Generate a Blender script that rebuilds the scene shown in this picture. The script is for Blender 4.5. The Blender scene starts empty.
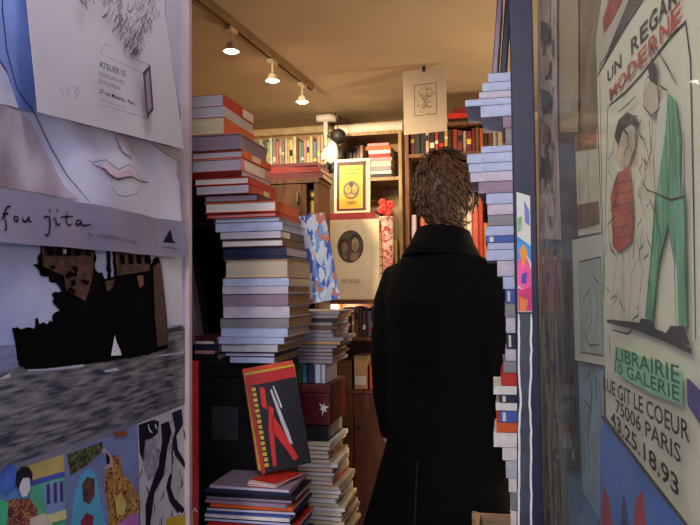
import bpy, bmesh, math, random
from mathutils import Vector, Matrix, Euler
from mathutils.geometry import tessellate_polygon

rnd = random.Random(11)
scene = bpy.context.scene
COL = scene.collection
R = math.radians

# ------------------------------------------------------------------ camera
EYE = Vector((0, 0, 1.4))
F_PX = 680.0
YAW, PITCH, ROLL = R(12.5), R(2.3), R(.6)
fwd = Vector((-math.sin(YAW) * math.cos(PITCH), math.cos(YAW) * math.cos(PITCH), math.sin(PITCH)))
r0 = Vector((math.cos(YAW), math.sin(YAW), 0))
u0 = r0.cross(fwd)
cam_up = u0 * math.cos(ROLL) + r0 * math.sin(ROLL)
cam_rt = r0 * math.cos(ROLL) - u0 * math.sin(ROLL)


def ray(px, py):
    return fwd + cam_rt * ((px - 350) / F_PX) + cam_up * ((262.5 - py) / F_PX)


def at_d(px, py, d):
    return EYE + ray(px, py) * d


def at_y(px, py, y):
    k = ray(px, py)
    return EYE + k * (y / k.y)


def at_z(px, py, z):
    k = ray(px, py)
    return EYE + k * ((z - EYE.z) / k.z)


cd = bpy.data.cameras.new('camera')
cam = bpy.data.objects.new('camera', cd)
COL.objects.link(cam)
m3 = Matrix((cam_rt, cam_up, -fwd)).transposed()
cam.matrix_world = Matrix.Translation(EYE) @ m3.to_4x4()
cd.sensor_width = 36
cd.lens = 36 * F_PX / 700
cd.clip_start = 0.01
scene.camera = cam

# ------------------------------------------------------------------ materials
MATS = {}


def lin(c):
    out = []
    for v in c:
        v /= 255
        out.append(v / 12.92 if v <= .04045 else ((v + .055) / 1.055) ** 2.4)
    return out


def mat(c, rough=.6, var=.12, scale=18, metal=0, bump=0.0, stretch=None, c2=None, spec=.4):
    key = (tuple(c), rough, var, scale, metal, bump, stretch, tuple(c2) if c2 else None, spec)
    if key in MATS:
        return MATS[key]
    m = bpy.data.materials.new('surface_%02x%02x%02x' % tuple(int(x) for x in c))
    m.use_nodes = True
    nt = m.node_tree
    b = nt.nodes['Principled BSDF']
    b.inputs['Roughness'].default_value = rough
    b.inputs['Metallic'].default_value = metal
    b.inputs['Specular IOR Level'].default_value = spec
    tc = nt.nodes.new('ShaderNodeTexCoord')
    mp = nt.nodes.new('ShaderNodeMapping')
    nt.links.new(tc.outputs['Object'], mp.inputs['Vector'])
    if stretch:
        mp.inputs['Scale'].default_value = stretch
    nz = nt.nodes.new('ShaderNodeTexNoise')
    nz.inputs['Scale'].default_value = scale
    nz.inputs['Detail'].default_value = 4
    nt.links.new(mp.outputs['Vector'], nz.inputs['Vector'])
    cr = nt.nodes.new('ShaderNodeValToRGB')
    l = lin(c)
    if c2:
        a, bb = l, lin(c2)
    else:
        a = [x * (1 - var) for x in l]
        bb = [min(1, x * (1 + var)) for x in l]
    cr.color_ramp.elements[0].position = .36
    cr.color_ramp.elements[1].position = .64
    cr.color_ramp.elements[0].color = (*a, 1)
    cr.color_ramp.elements[1].color = (*bb, 1)
    nt.links.new(nz.outputs['Fac'], cr.inputs['Fac'])
    nt.links.new(cr.outputs['Color'], b.inputs['Base Color'])
    if bump:
        bp = nt.nodes.new('ShaderNodeBump')
        bp.inputs['Strength'].default_value = bump
        bp.inputs['Distance'].default_value = .01
        nt.links.new(nz.outputs['Fac'], bp.inputs['Height'])
        nt.links.new(bp.outputs['Normal'], b.inputs['Normal'])
    MATS[key] = m
    return m


def pages(c=(226, 216, 204), rot=False):
    """page block: fine stripes along the thickness"""
    key = ('pages', tuple(c), rot)
    if key in MATS:
        return MATS[key]
    s = (260, 1, 1) if rot else (1, 1, 260)
    m = mat(c, .85, .16, 3, stretch=s)
    MATS[key] = m
    return m


def voro(cols, scale, stretch=None, rough=.6, rand=True):
    m = bpy.data.materials.new('print_pattern')
    m.use_nodes = True
    nt = m.node_tree
    b = nt.nodes['Principled BSDF']
    b.inputs['Roughness'].default_value = rough
    tc = nt.nodes.new('ShaderNodeTexCoord')
    mp = nt.nodes.new('ShaderNodeMapping')
    if stretch:
        mp.inputs['Scale'].default_value = stretch
    nz = nt.nodes.new('ShaderNodeTexNoise')
    nz.inputs['Scale'].default_value = scale * .7
    mx = nt.nodes.new('ShaderNodeMixRGB')
    mx.blend_type = 'ADD'
    mx.inputs[0].default_value = .12
    nt.links.new(tc.outputs['Object'], mp.inputs['Vector'])
    nt.links.new(mp.outputs['Vector'], nz.inputs['Vector'])
    nt.links.new(mp.outputs['Vector'], mx.inputs[1])
    nt.links.new(nz.outputs['Color'], mx.inputs[2])
    v = nt.nodes.new('ShaderNodeTexVoronoi')
    v.inputs['Scale'].default_value = scale
    nt.links.new(mx.outputs[0], v.inputs['Vector'])
    sp = nt.nodes.new('ShaderNodeSeparateColor')
    nt.links.new(v.outputs['Color'], sp.inputs[0])
    cr = nt.nodes.new('ShaderNodeValToRGB')
    cr.color_ramp.interpolation = 'CONSTANT'
    n = len(cols)
    while len(cr.color_ramp.elements) < n:
        cr.color_ramp.elements.new(.5)
    for i, c in enumerate(cols):
        cr.color_ramp.elements[i].position = i / n
        cr.color_ramp.elements[i].color = (*lin(c), 1)
    nt.links.new(sp.outputs[0], cr.inputs['Fac'])
    nt.links.new(cr.outputs['Color'], b.inputs['Base Color'])
    return m


def emit(c, s):
    m = bpy.data.materials.new('lamp_glow')
    m.use_nodes = True
    nt = m.node_tree
    nt.nodes.clear()
    e = nt.nodes.new('ShaderNodeEmission')
    e.inputs[0].default_value = (*lin(c), 1)
    e.inputs[1].default_value = s
    o = nt.nodes.new('ShaderNodeOutputMaterial')
    nt.links.new(e.outputs[0], o.inputs[0])
    return m


def glass_mat(tint=(235, 240, 240), milky=.05, refl=1.0):
    m = bpy.data.materials.new('window_glass')
    m.use_nodes = True
    nt = m.node_tree
    nt.nodes.clear()
    o = nt.nodes.new('ShaderNodeOutputMaterial')
    tr = nt.nodes.new('ShaderNodeBsdfTransparent')
    tr.inputs[0].default_value = (*lin(tint), 1)
    gl = nt.nodes.new('ShaderNodeBsdfGlossy')
    gl.inputs['Roughness'].default_value = .02
    df = nt.nodes.new('ShaderNodeBsdfDiffuse')
    df.inputs[0].default_value = (.7, .68, .62, 1)
    fr = nt.nodes.new('ShaderNodeFresnel')
    fr.inputs[0].default_value = 1.35
    ge = nt.nodes.new('ShaderNodeNewGeometry')
    ir = nt.nodes.new('ShaderNodeMapRange')
    ir.inputs['To Min'].default_value = 1.06
    ir.inputs['To Max'].default_value = 1 / 1.06
    nt.links.new(ge.outputs['Backfacing'], ir.inputs['Value'])
    nt.links.new(ir.outputs['Result'], fr.inputs[0])
    m1 = nt.nodes.new('ShaderNodeMixShader')
    tc = nt.nodes.new('ShaderNodeTexCoord')
    nz = nt.nodes.new('ShaderNodeTexNoise')
    nz.inputs['Scale'].default_value = 5
    nt.links.new(tc.outputs['Object'], nz.inputs['Vector'])
    ma = nt.nodes.new('ShaderNodeMath')
    ma.operation = 'MULTIPLY'
    ma.inputs[1].default_value = milky * 2
    nt.links.new(nz.outputs['Fac'], ma.inputs[0])
    nt.links.new(ma.outputs[0], m1.inputs[0])
    nt.links.new(tr.outputs[0], m1.inputs[1])
    nt.links.new(df.outputs[0], m1.inputs[2])
    m2 = nt.nodes.new('ShaderNodeMixShader')
    mu = nt.nodes.new('ShaderNodeMath')
    mu.operation = 'MULTIPLY'
    mu.inputs[1].default_value = .35 * refl
    nt.links.new(fr.outputs[0], mu.inputs[0])
    nt.links.new(mu.outputs[0], m2.inputs[0])
    nt.links.new(m1.outputs[0], m2.inputs[1])
    nt.links.new(gl.outputs[0], m2.inputs[2])
    nt.links.new(m2.outputs[0], o.inputs[0])
    return m


# ------------------------------------------------------------------ object helpers
LABELS = {}


def tag(o, label, cat, group=None):
    o['label'] = label
    o['category'] = cat
    if group:
        o['group'] = group
    LABELS.setdefault(label, []).append(o.name)
    return o


def empty(name, loc, rot=(0, 0, 0)):
    o = bpy.data.objects.new(name, None)
    o.location = loc
    o.rotation_euler = rot
    o.empty_display_size = .05
    COL.objects.link(o)
    return o


def link(name, bm, mats, parent=None, loc=None, rot=None, smooth=False, label=None):
    me = bpy.data.meshes.new(name)
    bmesh.ops.recalc_face_normals(bm, faces=bm.faces)
    bm.to_mesh(me)
    bm.free()
    for m in (mats if isinstance(mats, (list, tuple)) else [mats]):
        me.materials.append(m)
    if smooth:
        for p in me.polygons:
            p.use_smooth = True
    o = bpy.data.objects.new(name, me)
    COL.objects.link(o)
    if parent:
        o.parent = parent
    if loc is not None:
        o.location = loc
    if rot is not None:
        o.rotation_euler = rot
    if label:
        o['label'] = label
    return o


def box(bm, lo, hi, mi=0, bev=0.0):
    vs = [bm.verts.new((x, y, z)) for x in (lo[0], hi[0]) for y in (lo[1], hi[1]) for z in (lo[2], hi[2])]
    idx = [(0, 1, 3, 2), (4, 6, 7, 5), (0, 4, 5, 1), (2, 3, 7, 6), (0, 2, 6, 4), (1, 5, 7, 3)]
    fs = [bm.faces.new([vs[i] for i in f]) for f in idx]
    for f in fs:
        f.material_index = mi
    if bev:
        es = list({e for f in fs for e in f.edges})
        bmesh.ops.bevel(bm, geom=es, offset=bev, segments=2, affect='EDGES', profile=.5)
    return fs


def bxo(name, lo, hi, m, parent=None, bev=0.0, **k):
    bm = bmesh.new()
    box(bm, lo, hi, 0, bev)
    return link(name, bm, m, parent, **k)


def tube(bm, pts, rad, seg=8, cap=True, mi=0):
    pts = [Vector(p) for p in pts]
    n = len(pts)
    rs = rad if isinstance(rad, (list, tuple)) else [rad] * n
    rings = []
    for i, p in enumerate(pts):
        d = (pts[min(i + 1, n - 1)] - pts[max(i - 1, 0)]).normalized()
        a = d.orthogonal().normalized() if i == 0 else (pa - d * pa.dot(d)).normalized()
        pa = a
        b = d.cross(a)
        rings.append([bm.verts.new(p + (a * math.cos(t) + b * math.sin(t)) * rs[i]) for t in [2 * math.pi * k / seg for k in range(seg)]])
    for i in range(n - 1):
        for k in range(seg):
            f = bm.faces.new((rings[i][k], rings[i][(k + 1) % seg], rings[i + 1][(k + 1) % seg], rings[i + 1][k]))
            f.material_index = mi
    if cap:
        bm.faces.new(rings[0][::-1]).material_index = mi
        bm.faces.new(rings[-1]).material_index = mi


def lathe(bm, prof, seg=16, center=(0, 0, 0), mi=0):
    rings = []
    for r, z in prof:
        rings.append([bm.verts.new((center[0] + r * math.cos(2 * math.pi * k / seg), center[1] + r * math.sin(2 * math.pi * k / seg), center[2] + z)) for k in range(seg)])
    for i in range(len(rings) - 1):
        for k in range(seg):
            bm.faces.new((rings[i][k], rings[i][(k + 1) % seg], rings[i + 1][(k + 1) % seg], rings[i + 1][k])).material_index = mi
    bm.faces.new(rings[0][::-1]).material_index = mi
    bm.faces.new(rings[-1]).material_index = mi


def ellipsoid(bm, c, r, u=16, v=10):
    res = bmesh.ops.create_uvsphere(bm, u_segments=u, v_segments=v, radius=1)
    for w in res['verts']:
        w.co = Vector((c[0] + w.co.x * r[0], c[1] + w.co.y * r[1], c[2] + w.co.z * r[2]))
    return res['verts']


def struct(o):
    o['kind'] = 'structure'
    return o


# ------------------------------------------------------------------ palette
CN = {
    'lavender': (198, 190, 205), 'pale blue': (182, 192, 222), 'white': (228, 222, 214), 'cream': (222, 206, 172),
    'grey': (140, 136, 140), 'mauve': (150, 128, 146), 'dark red': (118, 26, 26), 'red': (190, 44, 28), 'orange': (216, 92, 34),
    'black': (24, 22, 24), 'navy': (32, 36, 66), 'brown': (98, 62, 38), 'tan': (176, 140, 96), 'yellow': (220, 184, 60),
    'green': (68, 112, 72), 'teal': (60, 130, 136), 'pink': (214, 138, 140), 'blue': (70, 96, 168), 'maroon': (84, 24, 32),
    'beige': (200, 184, 158), 'olive': (120, 112, 60), 'silver': (190, 190, 196),
}
ORD = ['first', 'second', 'third', 'fourth', 'fifth', 'sixth', 'seventh', 'eighth', 'ninth', 'tenth', 'eleventh', 'twelfth', 'thirteenth',
       'fourteenth', 'fifteenth', 'sixteenth', 'seventeenth', 'eighteenth', 'nineteenth', 'twentieth']
_tens = ['twenty', 'thirty', 'forty', 'fifty']
for _t in _tens:
    ORD += ['%s-%s' % (_t, ORD[i]) for i in range(9)] + [{'twenty': 'thirtieth', 'thirty': 'fortieth', 'forty': 'fiftieth', 'fifty': 'sixtieth'}[_t]]

# ------------------------------------------------------------------ books


def flat_book(name, label, group, cx, cy, z0, sx, sy, sz, cover, page=(226, 216, 204), spine='+x', yaw=0.0, band=None, hard=True, sag=0.0, tilt=None, cat='book'):
    """a book lying flat: two boards and a spine (cover), a page block (pages), sometimes a title band"""
    root = empty(name, (cx, cy, z0), tilt or (0, 0, yaw))
    t = min(.003, sz * .2) if hard else min(.0012, sz * .2)
    ins = .004 if hard else .0008
    hx, hy = sx / 2, sy / 2
    bm = bmesh.new()
    cm = mat(cover, .45 if not hard else .55, .12, 30)
    box(bm, (-hx, -hy, 0), (hx, hy, t), 0, t * .25)
    box(bm, (-hx, -hy, sz - t), (hx, hy, sz), 0, t * .25)
    sp = {'+x': ((hx - t, -hy), (hx, hy)), '-x': ((-hx, -hy), (-hx + t, hy)), '-y': ((-hx, -hy), (hx, -hy + t)), '+y': ((-hx, hy - t), (hx, hy))}[spine]
    box(bm, (sp[0][0], sp[0][1], t * .98), (sp[1][0], sp[1][1], sz - t * .98), 0)
    pb = bmesh.new()
    lo = [-hx + ins, -hy + ins, t]
    hi = [hx - ins, hy - ins, sz - t]
    if spine == '+x':
        hi[0] = hx - t
    if spine == '-x':
        lo[0] = -hx + t
    if spine == '-y':
        lo[1] = -hy + t
    if spine == '+y':
        hi[1] = hy - t
    box(pb, lo, hi)
    if sag:
        for b in (bm, pb):
            for k in range(1, 6):
                bmesh.ops.bisect_plane(b, geom=b.verts[:] + b.edges[:] + b.faces[:], plane_co=(-hx + sx * k / 6, 0, 0), plane_no=(1, 0, 0))
            for v in b.verts:
                v.co.z -= sag * (1 - 4 * (v.co.x / sx) ** 2) * (1 if v.co.z > -1 else 0) - sag
    link('cover', bm, cm, root)
    link('pages', pb, pages(page), root)
    if band:
        bb = bmesh.new()
        e = .0006
        if spine == '+x':
            box(bb, (hx, -hy + sy * band[1], sz * .12), (hx + e, -hy + sy * band[2], sz * .88))
        elif spine == '-y':
            box(bb, (-hx + sx * band[1], -hy - e, sz * .12), (-hx + sx * band[2], -hy, sz * .88))
        link('title_band', bb, mat(CN[band[0]], .6), root)
    tag(root, label, cat, group)
    return root


def upright_mesh(w, d, h, cover, page=(222, 210, 190)):
    """a book standing, spine at -y, thickness along x, one small mesh"""
    bm = bmesh.new()
    t = min(.0025, w * .15)
    box(bm, (-w / 2, 0, 0), (-w / 2 + t, d, h), 0)
    box(bm, (w / 2 - t, 0, 0), (w / 2, d, h), 0)
    box(bm, (-w / 2, 0, 0), (w / 2, t, h), 0, t * .3)
    box(bm, (-w / 2 + t, t, .003), (w / 2 - t, d - .003, h - .003), 1)
    return bm, [mat(cover, .5, .12, 30), pages(page, True)]


def upright_book(label, group, x, y, z, w, d, h, cover, lean=0.0, yaw=0.0, band=None, name='book', cat='book'):
    bm, ms = upright_mesh(w, d, h, cover)
    if band:
        ms.append(mat(CN[band[0]], .6))
        box(bm, (-w / 2 * .8, -.0006, h * band[1]), (w / 2 * .8, .0, h * band[2]), 2)
    off = abs(math.sin(lean)) * w / 2
    o = link(name, bm, ms, None, (x, y, z + off + .0006), (0, lean, yaw))
    tag(o, label, cat, group)
    return o


def fill_row(x0, x1, y, z, hmin, hmax, where, group, pal, dmin=.12, wmin=.014, wmax=.034, gap=.0008, skip=None):
    x = x0
    i = 0
    while True:
        w = rnd.uniform(wmin, wmax)
        if x + w > x1:
            break
        cn = rnd.choice(pal)
        c = [max(8, min(245, v * .72 + k * .28 * .8 + rnd.randint(-12, 12))) for v, k in zip(CN[cn], (150, 122, 92))]
        h = rnd.uniform(hmin, hmax)
        b = None
        if rnd.random() < .5:
            bc = rnd.choice(['white', 'cream', 'black', 'yellow', 'red'])
            lo = rnd.uniform(.15, .6)
            b = (bc, lo, lo + rnd.uniform(.1, .3))
        if not (skip and skip(x + w / 2)):
            upright_book('%s spined book, %s from left %s' % (cn, ORD[i], where), group, x + w / 2, y + rnd.uniform(0, .015), z, w, dmin + rnd.uniform(0, .03), h, c, band=b)
            i += 1
        x += w + gap


# ------------------------------------------------------------------ sheets on walls (posters)
class Surf:
    """a vertical plane: px -> (u, v) on the plane, and (u, v, w) -> world"""

    def __init__(s, p, u, n, off=0.0):
        s.n = n.normalized()
        s.u = u.normalized()
        s.p = p + s.n * off
        s.v = Vector((0, 0, 1))

    def uv(s, px, py):
        k = ray(px, py)
        t = (s.p - EYE).dot(s.n) / k.dot(s.n)
        q = EYE + k * t - s.p
        return (q.dot(s.u), q.dot(s.v))

    def pt(s, u, v, w=0):
        return s.p + s.u * u + s.v * v + s.n * w


class Sheet:
    def __init__(s, surf, wave=None, grid=.03):
        s.S, s.wave, s.grid = surf, wave, grid
        s.bm = bmesh.new()
        s.mats = []
        s.layer = 0

    def mi(s, m):
        if m not in s.mats:
            s.mats.append(m)
        return s.mats.index(m)

    def _put(s, polys, m, w, thick=0.0):
        b = bmesh.new()
        for poly in polys:
            vs = [b.verts.new((p[0], p[1], w)) for p in poly]
            if len(vs) <= 4:
                b.faces.new(vs)
            else:
                for tri in tessellate_polygon([[Vector((p[0], p[1], 0)) for p in poly]]):
                    try:
                        b.faces.new([vs[i] for i in tri])
                    except ValueError:
                        pass
        if thick:
            r = bmesh.ops.extrude_face_region(b, geom=b.faces[:])
            for e in r['geom']:
                if isinstance(e, bmesh.types.BMVert):
                    e.co.z -= thick
        if s.wave:
            us = [v.co.x for v in b.verts]
            vv = [v.co.y for v in b.verts]
            for ax, lo, hi in ((0, min(us), max(us)), (1, min(vv), max(vv))):
                k = math.ceil(lo / s.grid)
                while k * s.grid < hi:
                    no = (1, 0, 0) if ax == 0 else (0, 1, 0)
                    co = (k * s.grid, 0, 0) if ax == 0 else (0, k * s.grid, 0)
                    bmesh.ops.bisect_plane(b, geom=b.verts[:] + b.edges[:] + b.faces[:], plane_co=co, plane_no=no)
                    k += 1
        idx = s.mi(m)
        mp = {}
        for v in b.verts:
            z = v.co.z + (s.wave(v.co.x, v.co.y) if s.wave else 0)
            mp[v] = s.bm.verts.new((v.co.x, v.co.y, z))
        for f in b.faces:
            nf = s.bm.faces.new([mp[v] for v in f.verts])
            nf.material_index = idx
        b.free()

    def paper(s, px, m, thick=.0005):
        s._put([[s.S.uv(*p) for p in px]], m, 0, thick)
        return s

    def poly(s, px, m):
        s.layer += 1
        s._put([[s.S.uv(*p) for p in px]], m, .0003 + .00015 * s.layer + (.0012 if s.wave else 0))
        return s

    def stroke(s, px, w, m, closed=False, uvs=False):
        pts = [Vector(p if uvs else s.S.uv(*p)) for p in px]
        if closed:
            pts.append(pts[0])
        L, Rr = [], []
        n = len(pts)
        for i, p in enumerate(pts):
            d = pts[min(i + 1, n - 1)] - pts[max(i - 1, 0)]
            if d.length < 1e-9:
                d = Vector((1, 0))
            d.normalize()
            q = Vector((-d.y, d.x)) * w / 2
            if not closed and i in (0, n - 1) and n > 2:
                q *= .5
            L.append(p + q)
            Rr.append(p - q)
        s.layer += .2
        s._put([[L[i], L[i + 1], Rr[i + 1], Rr[i]] for i in range(n - 1)], m, .0003 + .00015 * s.layer + (.0022 if s.wave else 0))
        return s

    def text(s, txt, a, b, h_px, m, bold=0.0):
        """text whose baseline runs a -> b (px), letters h_px tall at a"""
        cu = bpy.data.curves.new('lettering', 'FONT')
        cu.body = txt
        cu.resolution_u = 2
        cu.offset = bold
        ob = bpy.data.objects.new('lettering', cu)
        me = bpy.data.meshes.new_from_object(ob)
        bpy.data.objects.remove(ob)
        xs = [v.co.x for v in me.vertices]
        x0, x1 = min(xs), max(xs)
        A, B = Vector(s.S.uv(*a)), Vector(s.S.uv(*b))
        T = Vector(s.S.uv(a[0], a[1] - h_px))
        up = Vector((0, (T - A).length / .70))
        dv = (B - A) / (x1 - x0)
        s.layer += 1
        polys = []
        for p in me.polygons:
            polys.append([A + dv * (me.vertices[i].co.x - x0) + up * me.vertices[i].co.y for i in p.vertices])
        bpy.data.meshes.remove(me)
        g = s.wave
        s.wave_save = g
        # letters are small: follow the wave without cutting
        idx = s.mi(m)
        w = .0003 + .00015 * s.layer + (.0024 if g else 0)
        for poly in polys:
            vs = [s.bm.verts.new((p[0], p[1], w + (g(p[0], p[1]) if g else 0))) for p in poly]
            try:
                s.bm.faces.new(vs).material_index = idx
            except ValueError:
                pass
        return s

    def done(s, name, label, cat, group=None, smooth=False):
        c = Vector((0, 0, 0))
        for v in s.bm.verts:
            v.co = s.S.pt(*v.co)
            c += v.co
        c /= max(1, len(s.bm.verts))
        for v in s.bm.verts:
            v.co -= c
        # layered decals must keep their facing: normals are irrelevant to diffuse shading both sides
        me = bpy.data.meshes.new(name)
        s.bm.to_mesh(me)
        s.bm.free()
        for m in s.mats:
            me.materials.append(m)
        if smooth:
            for p in me.polygons:
                p.use_smooth = True
        o = bpy.data.objects.new(name, me)
        COL.objects.link(o)
        o.location = c
        tag(o, label, cat, group)
        return o


# ================================================================== SETTING
CEIL = 2.4
XL, XR, YB = -1.75, 1.15, 4.0
YF = 1.68            # shop front line
warm_wall = mat((196, 170, 128), .85, .08, 4)
struct(bxo('floor', (-3, -3, -.06), (3, YB + .2, 0), mat((96, 84, 76), .7, .2, 9, bump=.2)))
struct(bxo('ceiling', (XL - .1, 1.40, CEIL), (XR + .1, YB + .1, CEIL + .1), mat((196, 176, 144), .9, .06, 3)))
struct(bxo('wall_back', (XL - .1, YB, 0), (XR + .1, YB + .1, CEIL), warm_wall))
struct(bxo('wall_left', (XL - .1, 1.40, 0), (XL, YB, CEIL), warm_wall))
struct(bxo('wall_right', (XR, 1.72, 0), (XR + .1, YB, CEIL), warm_wall))
bm = bmesh.new()
box(bm, (XL - .1, 1.30, 0), (-.70, 1.40, CEIL + .1))
box(bm, (-.70, 1.30, 2.2), (.02, 1.40, CEIL + .1))
struct(link('wall_front', bm, mat((60, 62, 84), .6, .15, 6)))
# cornice along the back wall
struct(bxo('trim_1', (XL, YB - .05, CEIL - .045), (XR, YB - .001, CEIL - .001), mat((226, 200, 156), .8), bev=.008))

# left leaf: plane through the measured right edge, running towards the street
LD = (r0 * (165 / F_PX) + Vector((fwd.x, fwd.y, 0)).normalized()).normalized()
LN = Vector((LD.y, -LD.x, 0))
LP0 = at_d(184, 287, 1.4)
left_plane = Surf(LP0, LD, LN, 0)


def on_left(off):
    return Surf(LP0, LD, LN, off)


panel_m = mat((176, 174, 190), .55, .08, 6)
frame_m = mat((30, 33, 60), .45, .2, 12, bump=.1)


def plane_box(bm, S, u0_, u1_, v0_, v1_, w0_, w1_, mi=0):
    vs = [bm.verts.new(S.pt(u, v, w)) for u in (u0_, u1_) for v in (v0_, v1_) for w in (w0_, w1_)]
    for f in [(0, 1, 3, 2), (4, 6, 7, 5), (0, 4, 5, 1), (2, 3, 7, 6), (0, 2, 6, 4), (1, 5, 7, 3)]:
        bm.faces.new([vs[i] for i in f]).material_index = mi


S = on_left(0)
zf = -LP0.z
bm = bmesh.new()
plane_box(bm, S, -1.5, .0, zf + .12, zf + 2.18, -.02, -.004, 0)
dl = link('door_1', bm, [panel_m])
struct(dl)
bm = bmesh.new()
plane_box(bm, S, -1.5, .0, zf + .005, zf + .12, -.035, .012)
plane_box(bm, S, -1.5, .0, zf + 2.18, zf + 2.3, -.035, .012)
plane_box(bm, S, .0, .012, zf + .005, zf + 2.3, -.035, .012)
plane_box(bm, S, -1.56, -1.5, zf + .005, zf + 2.3, -.035, .012)
link('door_frame', bm, mat((170, 150, 150), .5, .1, 8), dl)

# right window: plane from the post towards the camera
RD = -(r0 * (100 / F_PX) + Vector((fwd.x, fwd.y, 0)).normalized()).normalized()
RN = Vector((RD.y, -RD.x, 0))
if RN.x > 0:
    RN = -RN
RP0 = at_y(537, 287, 1.60)


def on_right(off):
    return Surf(RP0, RD, RN, off)


S = on_right(0)
zr = -RP0.z
bm = bmesh.new()
plane_box(bm, S, 0.0, 1.75, zr + .45, zr + 2.25, -.003, .003)
w2 = struct(link('window_2', bm, glass_mat((238, 240, 236), .05)))
bm = bmesh.new()
plane_box(bm, S, .0, 1.75, zr + .36, zr + .45, -.03, .02)
plane_box(bm, S, .0, 1.75, zr + 2.25, zr + 2.35, -.03, .02)
plane_box(bm, S, 1.75, 1.81, zr, zr + 2.35, -.03, .02)
link('window_frame', bm, frame_m, w2)
# stall riser under the window and the back of the display
bm = bmesh.new()
plane_box(bm, S, .0, 1.8, zr, zr + .36, -.06, .0)
struct(link('wall_riser', bm, mat((44, 46, 70), .6, .15, 8)))
bm = bmesh.new()
plane_box(bm, S, .0, 1.8, zr, zr + 2.4, -.36, -.34)
plane_box(bm, S, .002, .012, zr, zr + 2.4, -.339, -.032)
plane_box(bm, S, .013, 1.8, zr + 2.36, zr + 2.39, -.339, -.032)
struct(link('wall_display', bm, mat((112, 102, 104), .8, .25, 14)))
# navy post between doorway and window
YPO = 1.585
po0, po1 = at_y(514.5, 262, YPO).x, at_y(538, 262, YPO).x
struct(bxo('trim_2', (po0, YPO, 0), (po1, YPO + .045, 2.4), frame_m, None, .003))
post_face = Surf(Vector((po0, YPO, EYE.z)), Vector((1, 0, 0)), Vector((0, -1, 0)), .0012)
# wall over the window
bm = bmesh.new()
plane_box(bm, S, .0, 1.8, zr + 2.35, zr + 2.5, -.36, .02)
struct(link('wall_over_window', bm, mat((60, 62, 84), .6, .15, 6)))

# ================================================================== LEFT POSTERS
ink = mat((28, 23, 31), .8, .1, spec=.08)
soft_ink = mat((92, 84, 96), .7, .1)


def wave1(u, v):
    return .0085 * (math.sin(u * 21 + v * 9) * .55 + math.sin(v * 17 - u * 13 + 1.3) * .45 + .35 * math.sin(u * 47 + v * 31))


fp = mat((205, 203, 214), .5, 0, 5, c2=(180, 178, 208), bump=.6)
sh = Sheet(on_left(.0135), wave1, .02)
EDGE_R = [(166, 0), (183, 222)]
sh.paper([(-70, -120), (150, -110), (166, 0), (177, 130), (183, 222), (60, 199), (-70, 174)], fp)
sh.poly([(-70, -110), (0, -40), (30, 0), (40, 112), (22, 108), (8, 70), (-10, 50), (-70, 40)], mat((120, 142, 208), .5, .1, 8))
sh.stroke([(2, -30), (3, 10), (8, 50), (20, 88), (40, 113), (54, 146), (68, 176), (86, 203)], .0016, ink)
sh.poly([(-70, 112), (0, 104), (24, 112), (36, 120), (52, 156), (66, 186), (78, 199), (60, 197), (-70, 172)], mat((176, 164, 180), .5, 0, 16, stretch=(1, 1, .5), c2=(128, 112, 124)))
sh.poly([(-70, 60), (-10, 56), (8, 74), (22, 108), (0, 104), (-70, 112)], mat((206, 204, 218), .5, 0, 10, c2=(166, 170, 208)))
sh.poly([(112, 136), (122, 132), (132, 150), (130, 158), (118, 152)], mat((176, 164, 180), .5, 0, 20, c2=(196, 186, 198)))
sh.poly([(150, 143), (180, 151), (181, 162), (160, 152)], mat((166, 152, 164), .5, .06))
lip = mat((78, 44, 62), .6)
sh.stroke([(82, 160), (88, 163), (95, 161), (102, 160), (108, 165), (114, 170), (119, 167), (123, 165), (130, 168), (137, 177), (143, 181), (150, 182)], .0013, lip)
sh.stroke([(86, 164), (94, 168), (101, 170), (107, 177), (114, 180), (121, 178), (127, 177), (136, 181), (150, 183)], .0024, lip)
sh.stroke([(105, 180), (107, 188), (113, 195), (121, 197), (130, 195), (135, 191), (137, 187)], .0012, soft_ink)
sh.poly([(96, 165), (103, 163), (110, 171), (118, 172), (124, 169), (132, 175), (125, 176), (113, 178), (106, 174)], mat((206, 176, 190), .6, .06))
band_m = mat((128, 122, 148), .5, .08, 6)
sh.poly([(-70, 175), (60, 199), (183, 222.5), (183.5, 258), (60, 247), (-70, 238)], band_m)


def zz(pts):
    return [(x / 3.684, 190 + y / 3.684) for x, y in pts]


for st in ([(-16, 108), (2, 95), (8, 76), (20, 63), (38, 59)], [(-6, 90), (20, 86)], [(0, 98), (4, 128), (0, 146), (-10, 150)],
           [(52, 95), (44, 102), (44, 112), (52, 116), (60, 110), (60, 100), (52, 95)],
           [(80, 98), (80, 112), (88, 118), (98, 108), (102, 96), (104, 114), (112, 119)],
           [(150, 104), (160, 98), (171, 98), (173, 130), (170, 160), (163, 170), (156, 160)],
           [(184, 112), (194, 102), (195, 124), (203, 130), (212, 122)],
           [(243, 78), (238, 118), (244, 131), (258, 126)], [(214, 101), (240, 98), (266, 97)],
           [(293, 112), (281, 112), (275, 124), (282, 131), (292, 122), (294, 114), (297, 130), (308, 131), (325, 127)],
           [(170, 74), (176, 77)], [(200, 74), (206, 77)]):
    sh.stroke(zz(st), .0032, ink)
sh.text('le maître du trait', (86, 236), (138, 244.5), 5, mat((92, 86, 112), .6))
sh.poly([(167, 241), (172, 229), (174, 240), (176, 243), (166, 242)], ink)
sh.stroke([(165, 247), (177, 248.5)], .0012, ink)
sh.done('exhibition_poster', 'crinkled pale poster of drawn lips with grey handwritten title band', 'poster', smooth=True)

# --- ship / tower photograph
S1 = on_left(.0015)
sky_m = mat((150, 160, 205), .45, 0, 6, c2=(190, 194, 218))
sh = Sheet(S1)
sh.paper([(-70, 236), (60, 244), (184, 254), (186, 402), (90, 437), (-70, 494)], sky_m)


def z5(pts):
    return [(x / 3.5, 230 + y / 3.5) for x, y in pts]


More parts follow.
